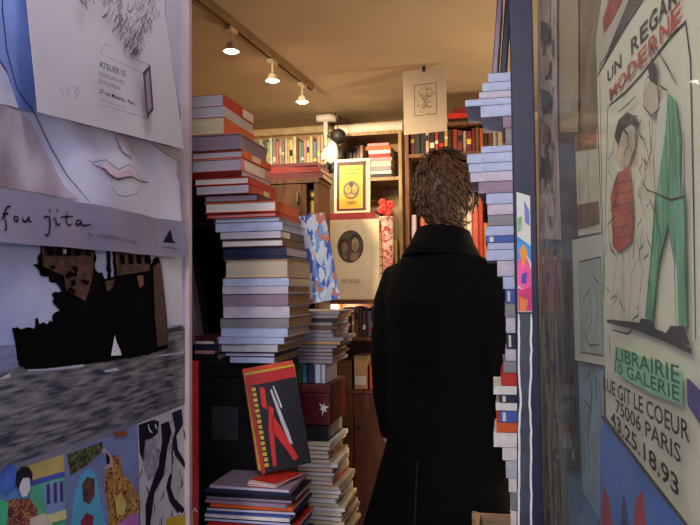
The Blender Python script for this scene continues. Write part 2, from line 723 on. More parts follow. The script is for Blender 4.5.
water = mat((50, 52, 68), .4, 0, 15, stretch=(1, 1.2, 9), c2=(134, 130, 132))
sh.poly([(-70, 352), (0, 347), (40, 345), (186, 326), (186, 402.3), (90, 437.2), (-70, 494)], water)
sh.poly(z5([(0, 405), (60, 400), (60, 480), (0, 500), (-60, 505), (-60, 408)]), mat((120, 126, 160), .4, .15, 8, stretch=(1, 3, 16)))
sh.poly(z5([(565, 88), (636, 95), (640, 330), (588, 335)]), mat((206, 204, 210), .5, .04))
sh.poly(z5([(585, 345), (636, 333), (638, 352), (586, 360)]), mat((54, 50, 58), .6))
hull = mat((9, 8, 9), .8, .3, 12, spec=.04)
mass = [(40, 342), (58, 340), (70, 347), (95, 340), (118, 345), (121, 312), (126, 306), (131, 312), (136, 330), (150, 322), (163, 330), (172, 316), (182, 322), (181, 300), (196, 286),
        (207, 282), (196, 268), (180, 250), (187, 240), (178, 226), (190, 216), (212, 214), (205, 198), (190, 184), (170, 180), (168, 164), (140, 160), (134, 140), (112, 122), (130, 120),
        (128, 96), (140, 78), (136, 46), (330, 66), (336, 100), (330, 130), (342, 150), (356, 148), (366, 172), (374, 170), (368, 66), (384, 68), (388, 168), (398, 160), (392, 72), (524, 84), (526, 120),
        (540, 96), (556, 96), (566, 160), (578, 300), (586, 404), (584, 416), (520, 436), (420, 452), (300, 470), (200, 482), (90, 490), (62, 470)]
rj = random.Random(8)


def jag(poly, amp, step=9, keep=lambda a, b: False):
    out = []
    for i, a in enumerate(poly):
        b = poly[(i + 1) % len(poly)]
        out.append(a)
        n = int(math.hypot(b[0] - a[0], b[1] - a[1]) / step)
        for k in range(1, n):
            t = k / n
            out.append((a[0] + (b[0] - a[0]) * t + rj.uniform(-amp, amp), a[1] + (b[1] - a[1]) * t + rj.uniform(-amp, amp)))
    return out


sh.poly(z5(jag(mass, 2.6)), hull)
rust = mat((98, 56, 48), .6, 0, 60, c2=(40, 24, 24))
sh.poly(z5([(142, 52), (326, 72), (324, 148), (312, 200), (296, 248), (262, 228), (232, 218), (222, 160), (150, 128)]), rust)
for k in range(26):
    x_, y_ = rj.uniform(150, 315), rj.uniform(105, 215)
    if y_ < 130 or x_ > 225:
        sh.poly(z5(jag([(x_, y_), (x_ + 14, y_ - 3), (x_ + 16, y_ + 12), (x_ + 3, y_ + 14)], 2, 5)), hull)
sh.poly(z5([(396, 76), (520, 88), (518, 142), (470, 150), (404, 160)]), rust)
sh.poly(z5([(530, 128), (556, 110), (564, 170), (578, 310), (584, 400), (545, 408), (536, 300)]), mat((88, 52, 44), .6, 0, 50, stretch=(1, 6, 1), c2=(44, 28, 26)))
for x in (160, 190, 222, 255, 290):
    sh.poly(z5([(x, 62), (x + 18, 64), (x + 19, 92), (x + 1, 89)]), hull)
for x in (412, 442, 470, 500):
    sh.poly(z5([(x, 86), (x + 16, 88), (x + 17, 120), (x + 1, 117)]), hull)
sh.poly(z5([(210, 68), (222, 69), (222, 84), (211, 83)]), sky_m)
sh.poly(z5([(470, 160), (492, 158), (494, 190), (480, 205)]), mat((128, 70, 52), .6))
sh.poly(z5([(356, 180), (392, 172), (384, 200), (366, 216)]), rust)
sail = mat((222, 222, 232), .5, .04)
sh.poly(z5([(378, 440), (391, 368), (399, 396), (412, 424), (415, 438)]), sail)
for a in ([(80, 488), (150, 486), (230, 476), (280, 470), (282, 478), (200, 488), (90, 494)], [(350, 492), (395, 482), (410, 490), (360, 498)], [(520, 440), (600, 430), (634, 424), (634, 432), (560, 442)], [(0, 510), (24, 500), (20, 516), (-20, 524)]):
    sh.poly(z5(a), mat((176, 178, 196), .5, .1, 20))
sh.done('photo_poster', 'photo poster of dark rusted ship with towers above grey sea', 'poster')

# --- three cards along the bottom


def z4(pts):
    return [(x / 3.5, 390 + y / 3.5) for x, y in pts]


sh = Sheet(on_left(.001))
sh.paper([(-70, 502), (63, 455), (66, 570), (-70, 640)], mat((96, 140, 196), .5, .15, 14))
sh.poly(z4([(80, 270), (222, 225), (226, 290), (110, 330)]), mat((186, 164, 96), .6, .15, 30))
sh.poly(z4([(104, 318), (224, 284), (225, 300), (108, 336)]), mat((70, 84, 170), .6, .1))
sh.poly(z4([(100, 340), (225, 302), (230, 472), (120, 520)]), mat((88, 172, 134), .6, .15, 30))
sh.poly(z4([(150, 330), (222, 310), (225, 420), (160, 436)]), mat((130, 158, 206), .6, .1))
for x in (160, 184, 206):
    sh.poly(z4([(x, 330 - (x - 160) * .2), (x + 12, 326 - (x - 160) * .2), (x + 14, 398 - (x - 160) * .2), (x + 2, 402 - (x - 160) * .2)]), mat((74, 56, 112), .6))
sh.poly(z4([(150, 440), (228, 418), (230, 450), (158, 470)]), mat((226, 220, 150), .6))
sh.poly(z4([(0, 400), (40, 380), (100, 380), (130, 420), (120, 560), (0, 600), (-40, 500)]), voro([(90, 26, 44), (190, 140, 70), (60, 24, 60), (140, 46, 56)], 130))
sh.poly(z4([(64, 300), (82, 292), (100, 308), (102, 346), (90, 372), (74, 374), (62, 345)]), mat((214, 208, 214), .6, .04))
sh.poly(z4([(50, 330), (52, 290), (70, 268), (96, 268), (110, 290), (108, 320), (96, 306), (76, 308), (66, 330), (62, 350)]), mat((20, 20, 34), .6))
sh.poly(z4([(0, 280), (30, 255), (54, 270), (48, 330), (20, 370), (-10, 340)]), mat((64, 96, 176), .6, .3, 40))
sh.poly(z4([(100, 450), (150, 430), (180, 470), (170, 540), (100, 560)]), mat((206, 190, 170), .6, .1))
sh.poly(z4([(-10, 380), (24, 396), (20, 470), (-20, 480)]), mat((70, 180, 130), .6))
sh.done('postcard', 'postcard of dark-haired woman before a green and yellow house', 'postcard', 'cards along the bottom of the left door')

sh = Sheet(on_left(.001))
sh.paper([(64, 455), (137, 424), (140, 545), (67, 570)], mat((122, 132, 176), .5, .12, 12))
sh.poly(z4([(232, 226), (360, 180), (356, 214), (310, 258), (246, 300)]), voro([(40, 40, 36), (120, 120, 60), (30, 30, 40), (80, 92, 50)], 90))
sh.poly(z4([(262, 360), (280, 300), (306, 276), (334, 290), (342, 340), (352, 400), (372, 480), (376, 560), (250, 590), (244, 480)]), mat((88, 170, 200), .6, .1, 20))
sh.poly(z4([(286, 330), (304, 304), (330, 310), (330, 370), (312, 400), (290, 390)]), mat((128, 84, 60), .6, .3, 60, c2=(60, 40, 50)))
sh.poly(z4([(280, 460), (300, 430), (326, 440), (320, 520), (290, 530)]), mat((126, 40, 62), .6, .2, 40))
sh.poly(z4([(372, 258), (398, 224), (420, 236), (424, 292), (452, 316), (486, 370), (490, 420), (470, 470), (478, 540), (372, 560), (380, 440), (360, 330)]), voro([(110, 40, 40), (196, 150, 60), (70, 26, 50), (170, 110, 50), (210, 180, 100)], 110))
sh.poly(z4([(352, 210), (366, 202), (392, 238), (390, 268), (356, 280), (372, 262), (370, 236)]), mat((196, 160, 170), .6))
sh.poly(z4([(366, 214), (382, 236), (382, 258), (372, 262)]), mat((26, 16, 30), .6))
sh.poly(z4([(410, 470), (450, 440), (482, 430), (486, 560), (410, 580)]), mat((192, 110, 190), .6, .1))
sh.poly(z4([(400, 380), (420, 356), (440, 400), (430, 440), (404, 430)]), mat((206, 188, 110), .6, .1))
sh.poly(z4([(390, 150), (440, 140), (444, 156), (400, 166)]), mat((140, 80, 50), .6, .1))
sh.done('postcard', 'postcard of figure in turquoise hood beside patterned dress', 'postcard', 'cards along the bottom of the left door')

sh = Sheet(on_left(.001))
sh.paper([(138, 424), (187, 403), (190, 520), (141, 545)], mat((196, 190, 196), .5, .08, 12))
blk = mat((30, 27, 42), .7, .2, 30, spec=.1)
rr2 = random.Random(6)
sh.poly(z4([(484, 122), (536, 104), (556, 110), (552, 150), (520, 180), (514, 230), (500, 250), (488, 220)]), blk)
sh.poly(z4([(562, 120), (590, 108), (600, 150), (586, 200), (572, 300), (540, 360), (524, 480), (530, 540), (510, 540), (508, 400), (530, 330), (556, 260), (566, 180)]), blk)
sh.poly(z4([(590, 300), (602, 290), (596, 340), (610, 380), (640, 410), (650, 430), (620, 430), (592, 390), (580, 340)]), blk)
sh.poly(z4([(600, 80), (634, 66), (640, 120), (616, 160), (622, 210), (640, 240), (660, 282), (650, 280), (612, 230), (600, 190), (612, 140)]), blk)
for k in range(34):
    x_, y_ = rr2.uniform(496, 650), rr2.uniform(90, 470)
    sh.stroke(z4([(x_, y_ + (560 - x_) * .25), (x_ + rr2.uniform(-8, 8), y_ + 16 + (560 - x_) * .25), (x_ + rr2.uniform(-12, 12), y_ + 34 + (560 - x_) * .25)]), rr2.uniform(.0015, .004), blk)
for a in ([(515, 120), (520, 140), (530, 150)], [(540, 120), (545, 135)], [(520, 190), (540, 200), (556, 230), (552, 290)], [(600, 200), (600, 260)], [(640, 140), (656, 220)], [(500, 260), (520, 250), (540, 262), (548, 300), (530, 320)]):
    sh.stroke(z4(a), .004, blk if a[0][0] > 590 or a[0][1] > 180 else sail)
sh.poly(z4([(505, 175), (545, 165), (556, 230), (540, 300), (510, 295), (498, 240)]), mat((170, 168, 180), .6, 0, 90, c2=(120, 116, 130)))
sh.done('ink_drawing', 'black and white ink drawing card beside red strip', 'drawing', 'cards along the bottom of the left door')

# small yellow sticker on the corner
sh = Sheet(on_left(.0035))
sh.paper([(166, 519), (193, 512), (195, 560), (168, 570)], mat((200, 168, 40), .6, .1))
for x in range(172, 194, 5):
    sh.stroke([(x, 517 - (x - 172) * .25), (x + 2.5, 513.5 - (x - 172) * .25), (x + 5, 517 - (x - 172) * .25)], .004, sail)
sh.done('yellow_sticker', 'yellow corner sticker with white edge below the ink drawing', 'sticker')

# --- white flyer over the poster
sh = Sheet(on_left(.030))
fl_m = mat((186, 180, 188), .5, .04, 6)
sh.paper([(14, -120), (150, -120), (163, 0), (184, 149), (38, 112)], fl_m)
hair = mat((84, 66, 78), .7, .2)
rr = random.Random(5)
for i in range(330):
    a = rr.random()
    y = -40 + 92 * a
    cx_ = 122 + 4 * a
    hw = 26 * (1 - max(0, (y - 10) / 48)) if y > 10 else 26
    x = cx_ + 6 + rr.uniform(-1, 1) * hw
    dx, dy = rr.uniform(-5, 4), rr.uniform(3, 9)
    sh.stroke([(x, y), (x + dx * .4, y + dy * .5), (x + dx, y + dy)], rr.uniform(.0010, .0022), hair)
for i in range(60):
    x, y = rr.uniform(72, 100), rr.uniform(-40, 4)
    sh.stroke([(x, y), (x + 2, y + 4), (x + 3, y + rr.uniform(5, 9))], .002, hair)
fine = mat((104, 92, 108), .7, .1)
sh.stroke([(93, 54), (137, 74), (141, 119), (94, 105)], .0011, fine)
sh.stroke([(93, 54), (99, 44), (106, 47)], .001, fine)
sh.stroke([(118, 56), (144, 66), (137, 74)], .001, fine)
dk = mat((66, 44, 70), .6, .1)
sh.poly([(136.5, 73), (144, 65), (147.5, 110), (141, 119.5)], dk)
sh.poly([(138.8, 76), (142.5, 71), (145.3, 108), (141.7, 113)], mat((140, 122, 146), .6, .1))
gr = mat((70, 88, 78), .7)
sh.text('ATELIER 55', (92, 67.5), (119, 77.5), 6, gr, .02)
sh.text('DESSINS GRAVURES', (92, 76), (117, 85), 4, gr)
sh.text('EXPOSITION', (92, 84), (113, 91.5), 4.5, soft_ink)
sh.text('27 rue Madame - Paris', (92, 93.5), (128, 106), 4.2, ink, .02)
sh.text('du mardi au samedi', (93, 101), (119, 110), 3, mat((130, 122, 136), .6))
for st in ([(53, 88), (55, 95), (57, 96)], [(58, 87), (61, 90), (59, 95), (62, 95)], [(65, 87), (70, 88), (67, 92), (69, 96), (67, 100)], [(71, 86), (71, 93), (67, 99)]):
    sh.stroke(st, .0012, soft_ink)
sh.done('flyer', 'white flyer with plume drawing over a lettered box, taped over crinkled poster', 'flyer')

# ================================================================== RIGHT WINDOW DISPLAY
G = on_right(-.010)
pp = mat((238, 230, 206), .6, .05, 5)
sh = Sheet(G)
sh.paper([(597, 78), (640, 5), (665, -60), (730, -190), (790, -250), (790, 690), (690, 527), (652, 478), (606, 417), (604, 300)], pp)
bk = mat((30, 28, 32), .6, .1)
redi = mat((186, 72, 56), .6, .15)
grn = mat((70, 150, 104), .6, 0, 30, stretch=(1, 3, .5), c2=(128, 190, 150))
lgr = mat((140, 204, 164), .6, .12, 24)
sh.stroke([(604, 300), (602, 190), (600.5, 110), (600, 66), (616, 40), (632, 18), (646, -4), (664, -40), (700, -120)], .0028, bk)
sh.stroke([(609, 106), (626, 92), (640, 77), (656, 57), (672, 36), (686, 22), (691, 60), (694, 200), (696, 340)], .004, bk)
sh.stroke([(604, 300), (608, 106)], .002, bk)


def seg_text(t, a, b, h0, h1, m, bold=.015):
    n = len(t)
    for i, ch in enumerate(t):
        if ch == ' ':
            continue
        k0, k1 = i / n, (i + .86) / n
        p = lambda k: (a[0] + (b[0] - a[0]) * k ** 1.12, a[1] + (b[1] - a[1]) * k ** 1.12)
        sh.text(ch, p(k0), p(k1), h0 + (h1 - h0) * k0, m, bold)


seg_text('UN REGARD', (608, 83), (690, -12), 12, 24, bk)
seg_text('MODERNE', (611, 101), (686, 19), 12, 22, redi)
# woman in red at the left
skin_p = mat((206, 186, 160), .6)
sh.poly([(613, 196), (620, 172), (632, 168), (636, 215), (634, 242), (621, 252), (615, 246)], redi)
for i in range(6):
    y = 180 + i * 11
    sh.stroke([(616, y + 4), (635, y)], .0016, mat((120, 50, 44), .6))
sh.poly([(620, 138), (624, 126), (632, 120), (639, 130), (637, 152), (630, 168), (622, 164)], skin_p)
sh.poly([(617, 136), (621, 120), (630, 112), (639, 116), (641, 128), (634, 124), (626, 130), (621, 146)], bk)
sh.stroke([(624, 168), (620, 156), (622, 140), (630, 118), (640, 116), (642, 134), (638, 156), (632, 170)], .0018, bk)
sh.stroke([(613, 196), (611, 225), (613, 250), (618, 254)], .002, bk)
for a in ([(620, 252), (616, 290), (614, 318), (620, 322)], [(632, 245), (634, 280), (632, 320), (638, 328)], [(626, 250), (626, 290), (624, 320)], [(636, 215), (640, 240), (646, 270), (640, 322)], [(612, 200), (618, 180), (624, 172)],
          [(640, 160), (646, 178), (642, 198)], [(650, 176), (644, 200), (650, 220)], [(622, 300), (628, 312)], [(638, 175), (636, 205)], [(646, 228), (642, 262)]):
    sh.stroke(a, .0015, bk)
# man in green at the right
sh.poly([(666, 110), (672, 92), (680, 100), (684, 140), (684, 178), (690, 205), (691, 262), (692, 326), (683, 326), (681, 268), (672, 226), (662, 262), (656, 322), (649, 318), (654, 262), (658, 205), (664, 170)], grn)
sh.poly([(662, 110), (666, 98), (672, 92), (670, 130), (664, 170), (660, 165)], mat((226, 222, 208), .6, .03))
sh.stroke([(657, 150), (660, 205), (655, 262), (649, 318)], .0022, bk)
sh.stroke([(659, 322), (665, 262), (672, 222), (679, 262), (681, 326)], .0022, bk)
sh.stroke([(689, 130), (690, 200), (690, 262), (692, 326)], .0022, bk)
sh.stroke([(657, 192), (676, 200), (690, 196)], .003, bk)
sh.poly([(652, 68), (656, 58), (661, 66), (660, 82), (655, 84)], bk)
sh.poly([(648, 92), (654, 80), (662, 86), (664, 108), (656, 116), (648, 108)], skin_p)
sh.stroke([(648, 92), (652, 76), (662, 84), (664, 108), (656, 116), (648, 106), (648, 92)], .0018, bk)
for a in ([(664, 52), (672, 66), (682, 84)], [(664, 84), (668, 88), (673, 90)], [(646, 120), (640, 130), (638, 140)], [(648, 140), (650, 176), (644, 196)], [(654, 120), (656, 150)], [(646, 180), (652, 190), (658, 192)],
          [(636, 60), (630, 80), (622, 100)], [(640, 96), (632, 104), (622, 112)]):
    sh.stroke(a, .0022, bk)
sh.poly([(646, 318), (656, 320), (662, 332), (642, 326)], bk)
sh.poly([(676, 326), (690, 326), (696, 345), (668, 338)], bk)
sh.stroke([(611, 321), (640, 326), (668, 336), (698, 352)], .009, bk)
rs_ = random.Random(4)
for k in range(46):
    x_, y_ = rs_.uniform(610, 656), rs_.uniform(118, 318)
    dx_, dy_ = rs_.uniform(-7, 7), rs_.uniform(6, 20)
    sh.stroke([(x_, y_), (x_ + dx_ * .3 + rs_.uniform(-2, 2), y_ + dy_ * .5), (x_ + dx_, y_ + dy_)], rs_.uniform(.0012, .003), bk)
for a in ([(684, 100), (690, 140), (688, 200)], [(660, 116), (658, 150), (652, 170)], [(662, 54), (658, 44)], [(676, 100), (678, 150), (676, 196)], [(661, 200), (668, 240), (664, 262)], [(628, 128), (634, 134)], [(618, 330), (634, 334), (640, 328)]):
    sh.stroke(a, .0028, bk)
# lettering under the picture
sh.poly([(620, 352), (624, 347), (690, 372), (690, 405), (655, 392), (620, 372)], lgr)
sh.stroke([(615, 336), (615.5, 356)], .003, bk)
sh.text('LIBRAIRIE', (622, 360), (688, 384), 13, mat((40, 96, 66), .6), .01)
sh.text('10 GALERIE', (621, 372), (688, 402), 11, mat((52, 76, 62), .6))
sh.text('RUE GIT LE COEUR', (609, 389), (699, 443), 13, bk, .015)
sh.text('75006 PARIS', (622, 412), (690, 464), 13, bk, .015)
sh.text('43.25.18.93', (617, 424), (688, 498), 14, bk, .02)
sh.stroke([(605, 380), (607, 416), (640, 456), (690, 518), (740, 590)], .005, mat((70, 64, 62), .6))
sh.poly([(696, 378), (700, 380), (720, 400), (720, 440), (697, 405)], mat((70, 60, 110), .6))
sh.done('shop_poster', 'cream shop poster with man in green and address lettering behind glass', 'poster')

G2 = on_right(-.016)


def blot(s_, pts, cols, n, seed, sz=4):
    q_ = random.Random(seed)
    (ax, ay), (bx, by), (cx_, cy_), (dx, dy) = pts
    for k in range(n):
        u, v = q_.uniform(.06, .8), q_.uniform(.02, .95)
        x = (ax + (bx - ax) * u) * (1 - v) + (dx + (cx_ - dx) * u) * v
        y = (ay + (by - ay) * u) * (1 - v) + (dy + (cy_ - dy) * u) * v
        w_, h_ = q_.uniform(.4, 1) * sz * .7, q_.uniform(.6, 3.2) * sz
        s_.poly([(x, y), (x + w_ * q_.uniform(.6, 1), y + q_.uniform(-2, 2)), (x + w_, y + h_), (x + w_ * .4, y + h_ * 1.2), (x - w_ * .1, y + h_ * .7)], mat(q_.choice(cols), .6, .3, 40))


def strip(px, m, name, label, cat='poster', extra=None, grp='papers stuck behind the right window', off=-.016):
    s_ = Sheet(on_right(off))
    s_.paper(px, m)
    if extra:
        extra(s_)
    s_.done(name, label, cat, grp)


strip([(600, 430), (604, 420), (650, 482), (690, 533), (760, 640), (650, 700), (600, 560)], mat((86, 130, 214), .5, .15, 8), 'painted_poster', 'blue poster with red flame streaks below the shop poster', 'poster',
      lambda s_: [s_.poly(p, mat((190, 44, 64), .6, .2, 20)) for p in ([(602, 520), (604, 485), (609, 498), (613, 530), (610, 600), (602, 590)], [(632, 560), (636, 500), (643, 490), (648, 540), (660, 620), (640, 630)])] + [s_.poly([(618, 560), (624, 492), (632, 540), (634, 620), (620, 620)], mat((40, 60, 130), .6, .1))])
strip([(645, -40), (612, 40), (604, 62), (597, 76), (596, 40), (604, -20), (620, -100)], mat((198, 190, 176), .6, .06), 'paper_notice', 'pale notice with red brush lettering above the shop poster', 'poster',
      lambda s_: s_.poly([(603, 20), (612, -10), (622, -30), (632, -30), (622, 2), (612, 22), (604, 34)], mat((164, 56, 64), .6, .25, 30)), off=-.02)
strip([(577, -90), (604, -110), (598, 60), (599, 150), (578, 146)], mat((140, 116, 90), .6, .25, 14), 'paper_notice', 'brown paper sheet left of the red brush lettering behind glass', 'poster',
      lambda s_: [s_.stroke([(586, 30 + i * 12), (594, 20 + i * 13)], .006, mat((150, 136, 110), .6)) for i in range(4)], off=-.024)
strip([(556, -90), (577, -100), (578, 60), (578, 132), (560, 132), (557, 40)], mat((206, 184, 148), .6, 0, 30, stretch=(1, 30, .7), c2=(146, 122, 94)), 'paper_notice', 'tan streaked paper next to the mottled strip behind glass', off=-.02)
strip([(537.2, -70), (556, -80), (557, 120), (561, 240), (539, 238), (538, 120)], mat((176, 140, 138), .6, 0, 42, stretch=(1, 1, .45), c2=(226, 206, 202)), 'paper_notice', 'mottled pink and grey strip beside the navy post', off=-.014,
      extra=lambda s_: [blot(s_, [(538, -40), (556, -40), (560, 238), (539, 238)], [(92, 72, 82), (190, 150, 150), (84, 84, 106), (226, 214, 208), (160, 96, 92), (206, 180, 160)], 44, 3)] + [s_.poly([(544 + i % 2 * 4, 20 + i * 34), (552 + i % 3, 24 + i * 34), (553, 40 + i * 34), (545, 42 + i * 34)], mat(c, .6, .3, 40)) for i, c in enumerate([(92, 72, 82), (180, 150, 150), (80, 84, 110), (150, 96, 92), (70, 62, 70)])])
strip([(575, 134), (597, 128), (601, 232), (578, 236)], mat((220, 208, 180), .6, .1, 16), 'paper_notice', 'pale cream sheet with brown band left of the shop poster', off=-.02,
      extra=lambda s_: [s_.poly([(575, 134), (597, 128), (597, 148), (575, 152)], mat((150, 104, 70), .5, .3, 60)), s_.poly([(577, 205), (599, 201), (600, 224), (578, 230)], mat((124, 86, 62), .6, .3, 30)), s_.stroke([(588, 156), (589, 200)], .002, soft_ink), s_.stroke([(580, 170), (580, 200)], .003, mat((80, 60, 60), .6))])


def card_art(s_):
    s_.poly([(579, 262), (601, 257), (604, 356), (581, 352)], mat((178, 186, 180), .6, .1, 20))
    for a in ([(583, 300), (590, 290), (592, 320), (586, 340)], [(595, 280), (598, 300), (596, 330)], [(583, 330), (590, 345), (600, 345)], [(594, 276), (599, 284)]):
        s_.stroke(a, .0035, mat((80, 86, 90), .6))
    s_.stroke([(579, 262), (601, 257), (604, 356), (581, 352)], .003, mat((74, 78, 82), .6), True)


strip([(572, 240), (602, 234), (607, 366), (575, 360)], mat((216, 214, 200), .6, .06), 'art_card', 'grey sketch card on pale paper left of the shop poster', 'drawing', card_art)
strip([(562, 242), (573, 240), (575, 360), (580, 470), (566, 470)], mat((46, 48, 66), .6, 0, 40, stretch=(1, 1, .6), c2=(88, 92, 98)), 'paper_notice', 'dark torn strip beside the grey sketch card', off=-.02,
      extra=lambda s_: blot(s_, [(563, 244), (573, 242), (579, 465), (567, 465)], [(28, 28, 44), (150, 150, 150), (70, 74, 84), (24, 24, 32)], 22, 7, 5))
strip([(538.5, 238), (562, 238), (566, 470), (568, 535), (541, 535)], mat((150, 146, 132), .6, 0, 26, stretch=(1, 1, .3), c2=(70, 70, 74)), 'paper_notice', 'dull grey paper strip behind the dark torn strip', off=-.026,
      extra=lambda s_: blot(s_, [(540, 240), (561, 240), (566, 530), (542, 530)], [(60, 60, 68), (190, 188, 176), (110, 104, 96), (46, 46, 56), (150, 150, 146)], 40, 5, 5))


def blue_art(s_):
    for a in ([(586, 380), (590, 372), (592, 400), (587, 430)], [(584, 400), (592, 410), (588, 440), (590, 470)], [(596, 376), (597, 400)]):
        s_.stroke(a, .005, mat((34, 36, 44), .6))


strip([(578, 362), (604, 368), (603, 425), (600, 520), (582, 490)], mat((150, 172, 192), .6, .15, 20), 'art_card', 'pale blue sheet with dark figures under the sketch card', 'drawing', blue_art, off=-.024)
strip([(566, 450), (576, 444), (596, 510), (604, 600), (568, 600)], mat((104, 146, 190), .6, .15, 14), 'art_card', 'plain blue sheet at the foot of the right window', 'poster', off=-.03)
# bright flyer hung on the post side
sh = Sheet(post_face)
sh.paper([(516.5, 192), (530, 196), (532, 312), (518, 312)], mat((214, 214, 206), .5, .06))
for p_, c in (([(517.2, 262), (524, 250), (531.4, 270), (531.4, 286), (524, 290), (517.6, 285)], (236, 90, 150)), ([(517, 236), (530.8, 246), (531.2, 262), (524, 250), (517.2, 262)], (60, 150, 216)), ([(518, 288), (524, 290), (531.6, 286), (531.8, 311), (518.4, 311)], (216, 50, 120)),
              ([(519, 250), (524, 244), (528, 254), (523, 268)], (240, 150, 50)), ([(519.5, 296), (528, 300), (526, 311), (520, 311)], (240, 130, 60)), ([(524, 200), (529, 210), (529.6, 226), (525, 222)], (110, 120, 190)), ([(517.4, 218), (522, 216), (521, 230), (517.6, 232)], (120, 180, 120)),
              ([(522, 274), (527, 272), (526, 284), (521, 283)], (80, 70, 180))):
    sh.poly(p_, mat(c, .45, .15, 30))
sh.done('colour_flyer', 'narrow flyer in bright pink, blue and orange on the navy post', 'flyer')
# torn white paper edges / clear sleeve on the lower post
sh = Sheet(post_face)
sh.paper([(518, 314), (531, 314), (533, 360), (530, 400), (532, 600), (516, 600), (517, 420), (520, 398)], mat((66, 68, 80), .4, .3, 16))
for side in (0, 1):
    pts = []
    y = 314
    while y < 600:
        base = 519 if side == 0 else 531
        bulge = 3 * math.exp(-((y - 400) / 14) ** 2)
        pts.append((base + rr.uniform(-.5, .5) + (bulge if side == 0 else -bulge) * .6, y))
        y += 9
    sh.stroke(pts, .0045, mat((232, 230, 226), .6, .1, 60))
sh.done('torn_paper_sleeve', 'dark sleeve with torn white edges on the lower post', 'sleeve')

# ================================================================== LEFT STACK
# (y_top, y_bot, x_left, x_right, cover, page, spine, side band)
ST = [
    (93, 105, 191, 224, 'red', 'lavender', '+x', ('white', .62, .99)),
    (105, 116, 191, 224, 'silver', 'lavender', '+x', None),
    (116, 133, 190, 225, 'orange', 'cream', '+x', None),
    (133, 149, 191, 241, 'mauve', 'mauve', '-x', None),
    (149, 157, 191, 243, 'orange', 'lavender', '+x', ('cream', .3, .6)),
    (157, 170, 191, 242, 'pink', 'lavender', '+x', ('white', .1, .8)),
    (170, 176, 193, 243, 'dark red', 'lavender', '-y', None),
    (176, 184, 194, 249, 'red', 'white', '+x', None),
    (184, 193, 197, 250, 'red', 'lavender', '+x', ('cream', .5, .7)),
    (193, 201, 203, 257, 'maroon', 'mauve', '+x', None),
    (201, 212, 204, 275, 'orange', 'white', '+x', None),
    (212, 217, 205, 276, 'red', 'pink', '+x', None),
    (217, 222, 213, 278, 'grey', 'pale blue', '+x', None),
    (222, 231, 215, 282, 'pale blue', 'pale blue', '-y', None),
    (231, 239, 221, 282, 'black', 'lavender', '+x', ('white', .0, .35)),
    (239, 247, 221, 283, 'brown', 'white', '+x', None),
    (247, 256, 222, 285, 'navy', 'lavender', '-y', None),
    (256, 259, 222, 287, 'navy', 'lavender', '-y', None),
    (259, 278, 224, 288, 'tan', 'beige', '+y', None),
    (278, 286, 223, 289, 'pale blue', 'cream', '-y', None),
    (286, 294, 223, 289, 'lavender', 'tan', '-y', None),
    (294, 306, 223, 289, 'mauve', 'tan', '-y', None),
    (306, 318, 223, 289, 'lavender', 'tan', '-y', None),
    (318, 328, 220, 289, 'grey', 'tan', '-y', None),
    (328, 337, 221, 288, 'pale blue', 'beige', '-y', None),
    (337, 344, 219, 284, 'pale blue', 'tan', '-y', None),
    (344, 352, 222, 278, 'silver', 'tan', '-y', None),
    (352, 357, 224, 275, 'navy', 'lavender', '+x', None),
    (357, 363, 230, 274, 'pale blue', 'tan', '-y', None),
]
YS = 1.80
zprev = None
base_z = at_y(255, 363, YS).z
items = []
for i, (yt, yb, xl, xr, cv, pg, sp, bd) in enumerate(ST):
    xm = (xl + xr) / 2
    zt, zb = at_y(xm, yt, YS).z, at_y(xm, yb, YS).z
    x0, x1 = at_y(xl, (yt + yb) / 2, YS).x, at_y(xr, (yt + yb) / 2, YS).x
    items.append([x0, x1, zb, zt - zb])
z = base_z
for i in reversed(range(len(ST))):
    yt, yb, xl, xr, cv, pg, sp, bd = ST[i]
    x0, x1, _, h = items[i]
    dep = .235 if i < 12 else .22
    yaw = R(rnd.uniform(-1.2, 1.2))
    xw = x1 - x0
    if i == 3:
        sp = '-x'
    flat_book('book', '%s book, %s from top of the tall stack inside the doorway' % (cv, ORD[i]), 'tall stack inside the doorway on the left',
              (x0 + x1) / 2, YS + dep / 2 + rnd.uniform(-.006, .006), z, xw, dep, h - .0012, CN[cv], CN[pg], sp, yaw, bd, hard=rnd.random() < .7)
    z += h
TOPZ = z
# ---- black box that carries the tall stack
bx0 = at_y(192, 420, 1.86).x
bx1 = at_y(276, 420, 1.86).x
zt = base_z - .001
TAB = .62
zb = TAB + .002
bbx = empty('storage_box', ((bx0 + bx1) / 2, 1.95, zb))
w_ = (bx1 - bx0) / 2
blackm = mat((20, 19, 21), .4, .25, 10)
bm = bmesh.new()
hh = zt - zb
box(bm, (-w_, -.125, 0), (w_, .125, hh - .045), 0, .004)
link('body', bm, blackm, bbx)
bxo('lid', (-w_ - .003, -.128, hh - .044), (w_ + .003, .128, hh), blackm, bbx, .004)
bxo('label_holder', (-.05, -.1275, hh * .62), (.03, -.1255, hh * .78), mat((52, 50, 52), .4), bbx)
tag(bbx, 'large black storage box under the tall stack of books', 'box')

zq = base_z + .0005
for i_, (cn, xl, xr, hh_) in enumerate((('black', 193, 217, .016), ('pink', 194, 214, .01), ('navy', 193, 218, .018), ('white', 195, 213, .008), ('maroon', 194, 216, .014))):
    xa_, xb_ = at_y(xl, 350, 1.86).x, at_y(xr, 350, 1.86).x
    flat_book('booklet', '%s booklet, %s from bottom on the black storage box' % (cn, ORD[i_]), 'booklets on the black storage box', (xa_ + xb_) / 2, 1.86 + .07, zq, xb_ - xa_, .13, hh_, CN[cn], CN['lavender'], '-y', hard=False, cat='booklet')
    zq += hh_ + .0006
